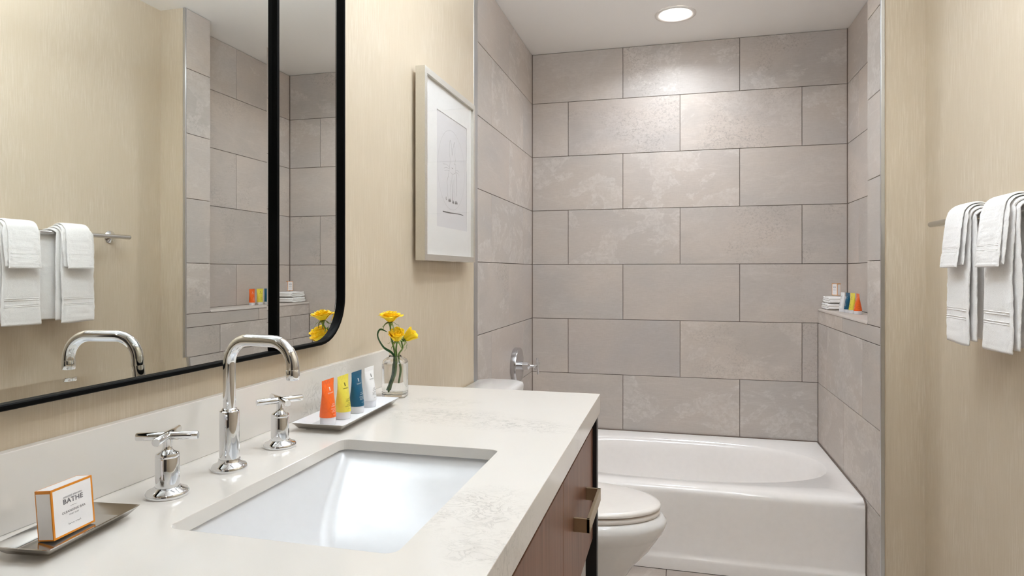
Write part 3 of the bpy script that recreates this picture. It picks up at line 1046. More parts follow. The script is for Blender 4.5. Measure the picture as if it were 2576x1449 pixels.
obj('mat_board', bm, MATB, pf)
bm = B(0.0312, 0.0325, ay0 - 0.01, ay1 + 0.01, az0 - 0.01, az1 + 0.01)
cyc, czc = (ay0 + ay1) / 2, (az0 + az1) / 2 + 0.01
pp = obj('drawing_paper', bm, PAPER, pf)
# centre the wash pattern: shift mesh data so the object origin sits at the drawing's centre
for v in pp.data.vertices: v.co -= Vector((0, 0, czc + 0.01 - pz0))
pp.location = (0, 0, czc + 0.01 - pz0)


def stroke(bm, pts, wd, x=0.0326):
    """flat ink stroke on the paper, pts in (y,z), wd half width(s)"""
    n = len(pts)
    wds = wd if isinstance(wd, (list, tuple)) else [wd] * n
    L_ = []
    for i, (y, z) in enumerate(pts):
        a = Vector(pts[max(i - 1, 0)]); b = Vector(pts[min(i + 1, n - 1)])
        t_ = (b - a).normalized()
        nn = Vector((-t_.y, t_.x)) * wds[i]
        L_.append((bm.verts.new((x, y - nn.x, z - nn.y)), bm.verts.new((x, y + nn.x, z + nn.y))))
    for (a, b), (c, d) in zip(L_[:-1], L_[1:]):
        bm.faces.new((a, b, d, c))


def P(u_, v_):   # crop pixels of the drawing -> wall metres (y,z): u across 75..405 of crop, v with top following perspective
    # u: 75 -> ay0 ; 403 -> ay1 with foreshortening; v normalised between mat edges at that u
    s = (u_ - 75) / 330.0
    s2 = s * 2.017 / (2.45 + (2.017 - 2.45) * s) if False else s * (1 + 0.17 * s) / 1.17 * 1.0
    topv = -25 + (185 + 25) * s
    botv = 1308 + (1372 - 1308) * s
    t_ = (v_ - topv) / (botv - topv)
    return (ay0 + (ay1 - ay0) * s2, az1 - (az1 - az0) * t_)


bm = bmesh.new()
el = [(238 + 147 * cos(a), 672 + 60 * cos(a) + 452 * sin(a)) for a in [2 * pi * i / 60 for i in range(61)]]
stroke(bm, [P(*p) for p in el], 0.00035)
obj('ellipse_line', bm, INKL, pf)
hare = [([(228, 325), (218, 400), (220, 480), (228, 540), (226, 600)], 0.0005), ([(228, 325), (240, 370), (245, 430), (250, 500)], 0.0006), ([(250, 500), (258, 430), (268, 375), (275, 350)], 0.0006),
        ([(275, 350), (283, 420), (280, 500), (286, 560), (274, 615)], 0.0005), ([(226, 600), (215, 680), (208, 740), (192, 800)], 0.0006), ([(274, 600), (290, 600), (288, 680), (296, 740), (300, 820), (298, 900), (292, 975)], [0.0005, 0.0005, 0.0006, 0.0012, 0.001, 0.0008, 0.0006]),
        ([(192, 800), (200, 860), (196, 920), (206, 985)], 0.0005), ([(250, 720), (246, 800), (252, 880), (256, 960), (254, 1030)], [0.0004, 0.0005, 0.0008, 0.0014, 0.0018]), ([(230, 690), (245, 712), (265, 716), (285, 700)], 0.0004),
        ([(235, 790), (232, 870), (236, 950), (232, 1010)], 0.0005), ([(270, 740), (276, 820), (272, 900), (274, 1010)], 0.0003), ([(246, 642), (252, 655), (258, 642)], 0.0012), ([(266, 780), (262, 850), (268, 930)], 0.0003),
        ([(222, 640), (190, 605), (150, 600)], 0.0003), ([(222, 655), (185, 640), (160, 648)], 0.0003), ([(222, 680), (190, 668), (165, 680)], 0.0003), ([(290, 670), (310, 675), (328, 692)], 0.0003), ([(290, 690), (312, 705), (325, 730)], 0.0003)]
bm = bmesh.new()
for pts, wd in hare: stroke(bm, [P(*p) for p in pts], wd if not isinstance(wd, float) else wd * 0.95)
for x_, y_, n_ in ((190, 1000, 2), (220, 1022, 4), (262, 1042, 3), (292, 1050, 4)):
    for j in range(n_):
        stroke(bm, [P(x_ + j * 6 - 8, y_ - 26), P(x_ + j * 7 - 8, y_), P(x_ + j * 7 - 4, y_ + 12)], [0.001, 0.0032 if n_ > 2 else 0.0014, 0.001])
obj('hare_drawing', bm, INK, pf)['kind'] = 'stuff'
bm = bmesh.new(); stroke(bm, [P(146, 1142), P(230, 1160), P(335, 1174), P(372, 1188)], [0.0022, 0.002, 0.0016, 0.0016]); obj('ink_underline', bm, INK, pf)
obj('picture_glass', B(0.0350, 0.0365, py0 + 0.0195, py1 - 0.0195, pz0 + 0.0195, pz1 - 0.0195), GLAZING, pf)

# ------------------------------------------------------------------ lettering


def text_bm(s, size, width=None, bold=0.0):
    c = bpy.data.curves.new('t', 'FONT')
    c.body = s
    c.size = size
    c.align_x = 'CENTER'
    c.align_y = 'CENTER'
    c.resolution_u = 2
    c.offset = bold
    c.space_character = 1.06
    o_ = bpy.data.objects.new('t', c)
    COL.objects.link(o_)
    bpy.context.view_layer.update()
    me = o_.to_mesh()
    bm_ = bmesh.new(); bm_.from_mesh(me)
    o_.to_mesh_clear()
    bpy.data.objects.remove(o_); bpy.data.curves.remove(c)
    if width:
        xs = [v.co.x for v in bm_.verts]
        k_ = width / (max(xs) - min(xs))
        for v in bm_.verts: v.co.x *= k_
    return bm_


def merge(dst, src, fn):
    mp = {}
    for v in src.verts: mp[v] = dst.verts.new(fn(v.co))
    for f in src.faces:
        try: dst.faces.new([mp[v] for v in f.verts])
        except ValueError: pass
    src.free()


# ------------------------------------------------------------------ toiletry tubes
TH, CAPH = 0.092, 0.0160


def half(h):
    """(half width along y, half thickness along x) at height h above the base"""
    t_ = max(0.0, min(1.0, (h - CAPH) / (TH - 0.009 - CAPH)))
    a = 0.0160 + (0.0248 - 0.0160) * t_
    b = 0.0160 * (1 - t_ ** 1.35) + 0.0009
    if h > TH - 0.009: a, b = 0.0250, 0.0008
    return a, b


def make_tube(col, tm, lines, label, loc, rz, group, name='toiletry_tube'):
    t = thing(name, label, 'tube', loc, rz, group)
    bm = bmesh.new()
    hs = [CAPH - 0.0005 + (TH - 0.009 - CAPH) * i / 16 for i in range(17)] + [TH - 0.0085, TH]
    loft(bm, [[(b * math.copysign(abs(cos(q_)) ** 1.0, cos(q_)), a * sin(q_), h) for q_ in [2 * pi * j / 40 for j in range(40)]] for h in hs for a, b in [half(h)]])
    bmesh.ops.recalc_face_normals(bm, faces=bm.faces)
    obj('tube_body', bm, col, t, smooth=True, local=True, angle=60)
    bm = bmesh.new()
    lathe(bm, [(0.0148, 0.0), (0.0156, 0.0008), (0.0160, CAPH - 0.001), (0.0154, CAPH), (0.0120, CAPH), (0.0118, 0.003), (0.0, 0.003)], n=40, cap0=True, cap1=False)
    bmesh.ops.remove_doubles(bm, verts=bm.verts, dist=1e-6)
    obj('cap', bm, CAPM, t, smooth=True, local=True)
    bm = bmesh.new(); lathe(bm, [(0.0085, 0.004), (0.0085, CAPH - 0.0012)], n=24); obj('neck', bm, col, t, smooth=True, local=True)
    bm = bmesh.new()

    def sf(y, h, e=0.00025):
        a, b = half(h)
        k_ = max(0.0, 1 - (y / a) ** 2)
        return (b * math.sqrt(k_) + e, y, h)
    for s, size, h, wd in lines:
        merge(bm, text_bm(s, size, wd), lambda co: sf(co.x, h + co.y))
    obj('lettering', bm, tm, t, local=True)['kind'] = 'stuff'
    # small rectangular emblem: badge with a slimmer inner shape left open
    bm = bmesh.new()
    e_ = 0.00025
    for (y0, y1, h0, h1) in ((-0.0021, -0.0012, 0.0692, 0.0762), (0.0012, 0.0021, 0.0692, 0.0762), (-0.0012, 0.0012, 0.0692, 0.0703), (-0.0012, 0.0012, 0.0751, 0.0762), (-0.0012, 0.0012, 0.0722, 0.0730), (-0.0005, 0.0005, 0.0703, 0.0722), (-0.0005, 0.0005, 0.0730, 0.0746)):
        vs = [bm.verts.new(sf(y_, h_)) for y_, h_ in ((y0, h0), (y1, h0), (y1, h1), (y0, h1))]
        bm.faces.new(vs)
    obj('emblem', bm, tm, t, local=True)
    return t


ORG = mat_tubebody('orange_tube_plastic', srgb(242, 104, 30), 0.5)
YEL = mat_tubebody('yellow_tube_plastic', srgb(228, 213, 78), 0.3)
BLU = mat_tubebody('blue_tube_plastic', srgb(0, 84, 116), 0.35)
WHT = mat_tubebody('white_tube_plastic', srgb(238, 238, 238), 0.06)
BR = ('TEMPLESPA', 0.0034, 0.0645, 0.022)
L_o = [BR, ('GOOD', 0.0034, 0.0420, 0.009), ('HAIR DAY', 0.0034, 0.0382, 0.015), ('PRECIOUS HAIR', 0.0026, 0.0328, 0.019), ('SHAMPOO', 0.0026, 0.0298, 0.012), ('SHAMPOOING', 0.0026, 0.0268, 0.017), ('40 ml / 1.3 fl oz', 0.0020, 0.0210, 0.012)]
L_y = [BR, ('IN GOOD', 0.0034, 0.0420, 0.012), ('CONDITION', 0.0034, 0.0382, 0.018), ('HAIR', 0.0026, 0.0338, 0.006), ('CONDITIONER', 0.0026, 0.0308, 0.016), ('APRES-SHAMPOOING', 0.0026, 0.0276, 0.023), ('40 ml / 1.3 fl oz', 0.0020, 0.0215, 0.012)]
L_b = [BR, ('LA LA', 0.0034, 0.0450, 0.009), ('LAGOON', 0.0034, 0.0412, 0.014), ('AROMATIC BATH', 0.0026, 0.0362, 0.020), ('& SHOWER GEL', 0.0026, 0.0334, 0.018), ('GEL DE BAIN', 0.0026, 0.0306, 0.019), ('40 ml / 1.3 fl oz', 0.0020, 0.0240, 0.012)]
L_w = [BR, ('PEACE', 0.0034, 0.0430, 0.009), ('BE STILL', 0.0034, 0.0392, 0.014), ('CALMING SKIN', 0.0026, 0.0345, 0.018), ('& BODY LOTION', 0.0026, 0.0317, 0.018), ('LAIT CORPOREL', 0.0026, 0.0289, 0.019), ('40 ml / 1.3 fl oz', 0.0020, 0.0225, 0.012)]
TZ = CZ + 0.0052
G1 = 'toiletry tubes on the countertop tray'
src = {}
src['o'] = make_tube(ORG, TXTW, L_o, 'orange toiletry tube standing on the white tray by the faucet', (0.1085, -2.4300, TZ), R(2), G1)
src['y'] = make_tube(YEL, TXTK, L_y, 'yellow toiletry tube standing on the white countertop tray', (0.1120, -2.3740, TZ), R(2), G1)
src['b'] = make_tube(BLU, TXTW, L_b, 'blue toiletry tube standing on the white countertop tray', (0.1130, -2.3150, TZ), R(2), G1)
src['w'] = make_tube(WHT, TXTK, L_w, 'white toiletry tube on countertop tray nearest the flower vase', (0.1110, -2.2500, TZ), R(2), G1)


def copy_thing(src_, loc, rz, label, group):
    r_ = src_.copy(); COL.objects.link(r_)
    r_.location = loc
    r_.rotation_euler = (0, 0, rz)
    r_['label'] = label
    if group: r_['group'] = group
    WLOC[r_.name] = Vector(loc)
    for ch in list(src_.children):
        c = ch.copy(); COL.objects.link(c); c.parent = r_
        for g_ in ch.children:
            d_ = g_.copy(); COL.objects.link(d_); d_.parent = c
    return r_


G2 = 'toiletry tubes on the shower ledge'
SZ = ZL + 0.0002
copy_thing(src['o'], (1.586, -0.470, SZ), R(180 + 0), 'orange toiletry tube on the shower ledge, nearest the pier', G2)
copy_thing(src['y'], (1.581, -0.405, SZ), R(180 + 8), 'yellow toiletry tube on the shower ledge', G2)
copy_thing(src['b'], (1.575, -0.345, SZ), R(180 + 6), 'blue toiletry tube on the shower ledge', G2)
copy_thing(src['w'], (1.568, -0.280, SZ), R(180 + 7), 'white toiletry tube on the shower ledge beside the folded washcloths', G2)

# ------------------------------------------------------------------ trays


def tray(name, label, cx_, cy_, rz, L_, W_, h, flare, min_, mout):
    t = thing(name, label, 'tray', (cx_, cy_, CZ + 0.0003), rz)
    bm = bmesh.new()
    rr = lambda g, z, r_=0.004: [(x, y, z) for x, y in rrect(-W_ / 2 + g, W_ / 2 - g, -L_ / 2 + g, L_ / 2 - g, r_, 3)]
    f0 = flare
    loft(bm, [rr(f0 + 0.010, 0.0), rr(f0 + 0.010, 0.003), rr(f0, 0.0045), rr(0.0008, h - 0.001, 0.003), rr(0.0, h, 0.003)], True, False)
    bmesh.ops.recalc_face_normals(bm, faces=bm.faces)
    obj('tray_base', bm, mout, t, smooth=True, local=True)
    bm = bmesh.new()
    loft(bm, [rr(0.0, h, 0.003), rr(0.0015, h + 0.0003, 0.003), rr(f0 + 0.004, 0.0052, 0.004), rr(f0 + 0.006, 0.0046, 0.004)], False, True)
    for f in bm.faces:
        pass
    bmesh.ops.recalc_face_normals(bm, faces=bm.faces)
    # make sure the inner floor points up
    for f in bm.faces:
        if abs(f.normal.z) > 0.9 and f.normal.z < 0:
            bmesh.ops.reverse_faces(bm, faces=bm.faces); break
    obj('tray_surface', bm, min_, t, smooth=True, local=True)
    return t


tray('toiletry_tray', 'white enamel tray with polished metal rim under the four tubes', 0.1100, -2.3395, R(2.4), 0.290, 0.114, 0.0172, 0.010, TRAYW, SILVERTRAY)
TY = -3.000
tray('soap_tray', 'small polished steel tray holding the boxed soap by the backsplash', 0.0975, TY - 0.003, R(6.5), 0.142, 0.076, 0.0150, 0.0095, SILVERTRAY, SILVERTRAY)

# ------------------------------------------------------------------ soap boxes


def soap_box(label, loc, rot, W_=0.060, Hh_=0.058, D_=0.021, group=None):
    """carton: front face +x, width along y"""
    t = thing('soap_box', label, 'soap box', loc, 0, group)
    t.rotation_euler = rot
    bm = B(0, D_, -W_ / 2, W_ / 2, 0, Hh_)
    obj('carton', bm, CARD, t, local=True, bevel=0.0008)
    e = 0.00015
    b_ = 0.0023
    bm = bmesh.new()
    for xx in (D_ + e, -e):
        for (y0, y1, z0, z1) in ((-W_ / 2, W_ / 2, 0, b_), (-W_ / 2, W_ / 2, Hh_ - b_, Hh_), (-W_ / 2, -W_ / 2 + b_, b_, Hh_ - b_), (W_ / 2 - b_, W_ / 2, b_, Hh_ - b_)):
            box(bm, min(xx, xx - e if xx > 0 else xx + e), max(xx, xx - e if xx > 0 else xx + e), y0, y1, z0, z1)
    for yy in (-1, 1):
        Y0 = yy * W_ / 2
        a, b = (Y0, Y0 + e) if yy > 0 else (Y0 - e, Y0)
        for (x0, x1, z0, z1) in ((0, D_, 0, 0.0015), (0, D_, Hh_ - 0.0035, Hh_), (0, 0.001, 0, Hh_), (D_ - 0.001, D_, 0, Hh_)):
            box(bm, x0, x1, a, b, z0, z1)
    for zz in (Hh_,):
        for (x0, x1, y0, y1) in ((0, 0.0008, -W_ / 2, W_ / 2), (D_ - 0.0012, D_, -W_ / 2, W_ / 2), (0, D_, W_ / 2 - 0.001, W_ / 2), (0, D_, -W_ / 2, -W_ / 2 + 0.001)):
            box(bm, x0, x1, y0, y1, zz, zz + e)
    obj('orange_border', bm, ORANGEP, t, local=True)['label'] = 'orange printed border'
    bm = bmesh.new()
    for s, size, z, wd, bold in (('essential elements', 0.0038, 0.0445, 0.45 * W_, 0), ('BATHE', 0.0080, 0.0388, 0.475 * W_, 0.00015), ('CLEANSING BAR', 0.0040, 0.0265, 0.57 * W_, 0), ('SWEET SOAP', 0.0024, 0.0222, 0.23 * W_, 0), ('beeh award', 0.0032, 0.0115, 0.018, 0)):
        if s == 'beeh award': continue
        merge(bm, text_bm(s, size, wd, bold), lambda co: (D_ + 0.0003, co.x, z + co.y))
    # short rule and a small scribbled signature
    def line(pts, wd):
        n_ = len(pts)
        vs = []
        for i, (y, z) in enumerate(pts):
            a = Vector(pts[max(i - 1, 0)]); b = Vector(pts[min(i + 1, n_ - 1)])
            t_ = (b - a).normalized(); nn = Vector((-t_.y, t_.x)) * wd
            vs.append((bm.verts.new((D_ + 0.0003, y - nn.x, z - nn.y)), bm.verts.new((D_ + 0.0003, y + nn.x, z + nn.y))))
        for (a, b), (c, d) in zip(vs[:-1], vs[1:]): bm.faces.new((a, b, d, c))
    line([(-0.0045, 0.0322), (0.0045, 0.0322)], 0.00015)
    line([(-0.009 + 0.0005 * i, 0.0115 + 0.0006 * sin(i * 1.9) + (0.0012 if i in (1, 9) else 0)) for i in range(18)], 0.00018)
    line([(0.001 + 0.0005 * i, 0.0115 + 0.0006 * sin(i * 2.2) + (0.0012 if i in (5, 15) else 0)) for i in range(18)], 0.00018)
    obj('lettering', bm, TXT, t, local=True)['kind'] = 'stuff'
    return t


soap_box('white soap carton with orange edges on the steel tray', (0.0825, -3.004, CZ + 0.0053), (0, R(-5), R(5.5)))
soap_box('small white soap carton with orange edges atop the folded washcloths', (1.583, -0.118, ZL + 0.0725), (0, 0, R(180 + 33)), 0.034, 0.058, 0.021)

# ------------------------------------------------------------------ folded washcloths on the ledge


def folded(zb, label, jx):
    t = thing('folded_washcloth', label, 'washcloth', (1.585 + jx, -0.10, zb), 0, 'folded washcloths on the shower ledge')
    bm = bmesh.new()
    # spiral fold profile in (y,z) extruded along x: two stacked loose folds rolled at the near side
    th = 0.0325
    n = 44
    random.seed(int(zb * 1000))
    loops = []
    hx = 0.052
    for i in range(15):
        s = -1 + 2 * i / 14
        x = s * hx
        shrink = 1 - 0.10 * abs(s) ** 6
        lp = []
        for j in range(n):
            a = 2 * pi * j / n
            c_, s_ = cos(a), sin(a)
            y = 0.084 * math.copysign(abs(c_) ** 0.55, c_)
            z = th / 2 * math.copysign(abs(s_) ** 0.75, s_)
            # groove of the fold on both narrow sides
            g_ = math.exp(-(s_ / 0.28) ** 2) * 0.010
            y -= math.copysign(g_, c_) * (1 if abs(c_) > 0.5 else 0)
            z += 0.0014 * noise.noise(Vector((x * 30, y * 30, zb * 50)))
            lp.append((x * (1 + 0.03 * noise.noise(Vector((y * 25, z * 60, i)))), y * shrink, (z * shrink) + th / 2))
        loops.append(lp)
    loft(bm, loops)
    bmesh.ops.recalc_face_normals(bm, faces=bm.faces)
    obj('terry_fold', bm, TERRY, t, smooth='all', local=True)
    # the layers of the fold, seen at both ends
    for sx in (-1, 1):
        bm = bmesh.new()
        pts = []
        for (y0_, y1_, zl) in ((-0.066, 0.068, 0.0065), (0.068, -0.058, 0.0160), (-0.058, 0.066, 0.0255)):
            pts += [(sx * (hx + 0.0005), y0_ + (y1_ - y0_) * q_ / 8, zl + 0.0012 * sin(q_ * 1.7 + zl * 300)) for q_ in range(9)]
            if zl < 0.02: pts.append((sx * (hx + 0.0005), y1_ + math.copysign(0.006, y1_), zl + 0.0048))
        tube(bm, pts, 0.0048, 10)
        obj('folded_edge', bm, TERRY, t, smooth='all', local=True)
    return t


folded(ZL + 0.0005, 'lower folded white washcloth on the shower ledge', -0.003)
folded(ZL + 0.0335, 'upper folded white washcloth on the shower ledge, under the soap carton', 0.003)

# ------------------------------------------------------------------ towel bar and towels
BX, BZ = 1.592, 1.378
tbar = thing('towel_bar', 'round brushed steel towel bar on the right wallpapered wall', 'towel bar', (W_R, -1.68, BZ))
bm = bmesh.new(); tube(bm, [(BX, -2.06, BZ), (BX, -2.0585, BZ), (BX, -1.3025, BZ), (BX, -1.301, BZ)], [0.0085, 0.0092, 0.0092, 0.0085], 32); obj('bar', bm, STEEL, tbar, smooth=True)
for y in (-1.342, -2.02):
    bm = bmesh.new(); lathe(bm, [(0.0275, W_R), (0.0275, W_R - 0.004), (0.024, W_R - 0.008), (0.013, W_R - 0.012), (0.0095, W_R - 0.018), (0.0085, BX)], (0, y, BZ), 32, ax='x')
    obj('bracket', bm, CHROME, tbar, smooth=True)


def drape(t, y0, y1, zf, zb, th, r_, gap_f, seed, band, back_shift, name):
    """one folded layer hung over the bar: a soft closed cross-section swept down, over and down again"""
    path = []
    nf = 60
    for i in range(nf + 1):
        f = i / nf
        z = zf + (BZ - zf) * f
        path.append((BX - r_ - gap_f * (1 - f) ** 0.8, z, 'f', z - zf, 0))
    for i in range(1, 14):
        a = R(180 - 180 * i / 14)
        path.append((BX + r_ * cos(a), BZ + r_ * sin(a), 't', 1, i / 14))
    for i in range(nf + 1):
        f = 1 - i / nf
        z = zb + (BZ - zb) * f
        path.append((BX + r_, z, 'b', z - zb, 1))
    W_ = y1 - y0
    n = 60
    loops = []
    m_ = len(path)
    for k_, (x, z, sd, hb, tb_) in enumerate(path):
        a = Vector(path[max(k_ - 1, 0)][:2]); b = Vector(path[min(k_ + 1, m_ - 1)][:2])
        tt = (b - a).normalized()
        nn = Vector((-tt.y, tt.x))
        w_ = W_ / 2
        yc = (y0 + y1) / 2 - back_shift * tb_
        if sd == 'f':
            w_ *= 1 + 0.02 * sin(hb * 19 + seed)
            yc += 0.002 * sin(hb * 27 + seed * 2)
        elif sd == 't': w_ *= 0.97
        tk = th / 2
        inband = (sd != 't' and band * 0.70 < hb < band)
        if inband: tk *= 0.78
        if hb < 0.003: tk *= 0.65
        if sd != 't' and 0.008 < hb < 0.012: tk *= 0.88
        lp = []
        for j in range(n):
            q_ = 2 * pi * j / n
            c_, s_ = cos(q_), sin(q_)
            yy = w_ * math.copysign(abs(c_) ** (2 / 6.0), c_)
            dd = tk * math.copysign(abs(s_) ** (2 / 2.2), s_)
            und = 0.0034 * noise.noise(Vector((yy * 14 + seed, z * 7, 0.3 + (5 if sd == 'b' else 0)))) + 0.0013 * noise.noise(Vector((yy * 55, z * 55, seed))) + 0.0007 * noise.noise(Vector((yy * 190, z * 190, seed + 3)))
            edge = 0.0022 * noise.noise(Vector((z * 40, seed, c_))) + 0.0010 * noise.noise(Vector((z * 260, seed, c_)))
            if sd == 't': und *= 0.5
            if inband: und *= 0.8
            lp.append((x + nn.x * (dd + und), yc + yy + edge, z + nn.y * (dd + und) + (0.005 * noise.noise(Vector((yy * 12, seed, 9))) if k_ in (0, m_ - 1) else 0)))
        loops.append(lp)
    bm = bmesh.new()
    loft(bm, loops)
    bmesh.ops.recalc_face_normals(bm, faces=bm.faces)
    obj(name, bm, TERRY, t, smooth='all')


def towel(label, y0, y1, zf, zb, r_, group, cat, seed, band):
    t = thing('hanging_towel' if cat == 'towel' else 'hanging_washcloth', label, cat, (BX, (y0 + y1) / 2, BZ), 0, group)
    if cat == 'towel':
        drape(t, y0 - 0.012, y1 - 0.010, zf + 0.010, zb, 0.0085, r_ - 0.0045, 0.001, seed + 40, band, 0.048, 'inner_fold')
        drape(t, y0, y1, zf, zb + 0.004, 0.0100, r_ + 0.0050, 0.005, seed, band, 0.030, 'outer_fold')
        xo, gap = r_ + 0.0100, 0.005
    else:
        drape(t, y0 - 0.010, y1 - 0.012, zf + 0.006, zb, 0.0050, r_ - 0.0032, 0.010, seed + 40, band, 0.0, 'inner_fold')
        drape(t, y0, y1, zf, zb + 0.004, 0.0058, r_ + 0.0028, 0.016, seed, band, 0.0, 'outer_fold')
        xo, gap = r_ + 0.0050, 0.016
    bm = bmesh.new()
    th_o = 0.0100 if cat == 'towel' else 0.0058
    for hh in (band, band * 0.94, band * 0.76, band * 0.70):
        f = hh / (BZ - zf)
        z = zf + hh
        x = BX - (xo - th_o / 2) - gap * (1 - f) ** 0.8
        pts = []
        for i in range(25):
            yy = (-0.44 + 0.88 * i / 24) * (y1 - y0)
            und = 0.8 * (0.0034 * noise.noise(Vector((yy * 14 + seed, z * 7, 0.3))) + 0.0013 * noise.noise(Vector((yy * 55, z * 55, seed))))
            pts.append((x - th_o / 2 * 0.90 - und, (y0 + y1) / 2 + yy + 0.002 * sin(hh * 27 + seed * 2), z))
        tube(bm, pts, 0.0009, 6)
    obj('woven_border', bm, TERRY, t, smooth='all')['kind'] = 'stuff'
    return t


GT = 'white hand towels on the bar'
GW = 'white washcloths draped over the hand towels'
towel('white hand towel on the bar, nearest the shower', -1.650, -1.504, 1.030, 1.045, 0.0175, GT, 'towel', 3, 0.098)
towel('white washcloth draped over the towel nearest the shower', -1.642, -1.530, 1.240, 1.27, 0.0345, GW, 'washcloth', 8, 0.055)
towel('white hand towel on the bar, farther from the shower', -1.876, -1.732, 1.033, 1.045, 0.0175, GT, 'towel', 14, 0.098)
towel('white washcloth draped over the towel farther from the shower', -1.866, -1.748, 1.240, 1.27, 0.0345, GW, 'washcloth', 21, 0.055)
# ------------------------------------------------------------------ vase with roses
vx, vy_ = 0.106, -2.096
va = thing('glass_vase', 'clear rounded-square glass bottle vase with water beside the tray', 'vase', (vx, vy_, CZ), R(14))
sl = lambda a, z, e=4.0, n=56: [(x, y, z) for x, y in selfn(0, 0, a, a, e, n)]
bm = bmesh.new()
loft(bm, [sl(0.022, 0.0006), sl(0.0285, 0.001), sl(0.0312, 0.004, 4.2), sl(0.0315, 0.010, 4.4), sl(0.0315, 0.080, 4.4), sl(0.0308, 0.088, 4.0), sl(0.028, 0.0945, 3.4), sl(0.023, 0.0985, 2.8), sl(0.0165, 0.1008, 2.2), sl(0.0158, 0.1022, 2), sl(0.0160, 0.1035, 2), sl(0.0154, 0.1042, 2), sl(0.0146, 0.1036, 2), sl(0.0143, 0.1015, 2), sl(0.0158, 0.0985, 2.2),
          sl(0.0215, 0.0965, 2.8), sl(0.0260, 0.0930, 3.4), sl(0.0285, 0.0870, 4.0), sl(0.0291, 0.080, 4.4), sl(0.0291, 0.012, 4.4), sl(0.0275, 0.0085, 4.2), sl(0.02, 0.0075)])
bmesh.ops.recalc_face_normals(bm, faces=bm.faces)
obj('bottle', bm, GLASS, va, smooth=True, local=True, angle=70)
bm = bmesh.new()
loft(bm, [sl(0.0195, 0.0072), sl(0.0277, 0.0083, 4.2), sl(0.0293, 0.012, 4.4), sl(0.0293, 0.0795, 4.4), sl(0.0289, 0.0858, 4.2), sl(0.0278, 0.0860, 4.0)])
bmesh.ops.recalc_face_normals(bm, faces=bm.faces)
obj('water', bm, WATER, va, smooth=True, local=True, angle=50)


def petal_bm(r0, w_, h_, curl, flare, notch=0.0, seed=0):
    """petal in local coords: axis z, faces outward +x"""
    bm = bmesh.new()
    nu, nv = 8, 7
    grid = []
    for j in range(nv):
        t_ = j / (nv - 1)
        row = []
        for i in range(nu):
            s = -1 + 2 * i / (nu - 1)
            ww = w_ * (0.35 + 0.65 * sin(pi * min(1, 0.12 + t_ * 0.72))) * (1 if t_ < 0.85 else 1 - 0.25 * ((t_ - 0.85) / 0.15) ** 2)
            ang = s * ww / max(r0, 0.004) * 0.8
            ang = max(-1.5, min(1.5, ang))
            rad = r0 * (0.35 + 0.65 * t_ ** 0.6) + flare * t_ ** 2.2
            z = h_ * (t_ - curl * max(0, t_ - 0.55) ** 2 * 4)
            z -= 0.06 * h_ * (s ** 2) * t_ - 0.0005 * sin(s * 5 + seed) * t_ ** 3
            rad += 0.0009 * noise.noise(Vector((s * 3, t_ * 4, seed * 7.1)))
            z += 0.0016 * noise.noise(Vector((s * 2.5, t_ * 3, seed * 3.3 + 5)))
            row.append(bm.verts.new((rad * cos(ang), rad * sin(ang), z)))
        grid.append(row)
    for j in range(nv - 1):
        for i in range(nu - 1):
            bm.faces.new((grid[j][i], grid[j][i + 1], grid[j + 1][i + 1], grid[j + 1][i]))
    return bm


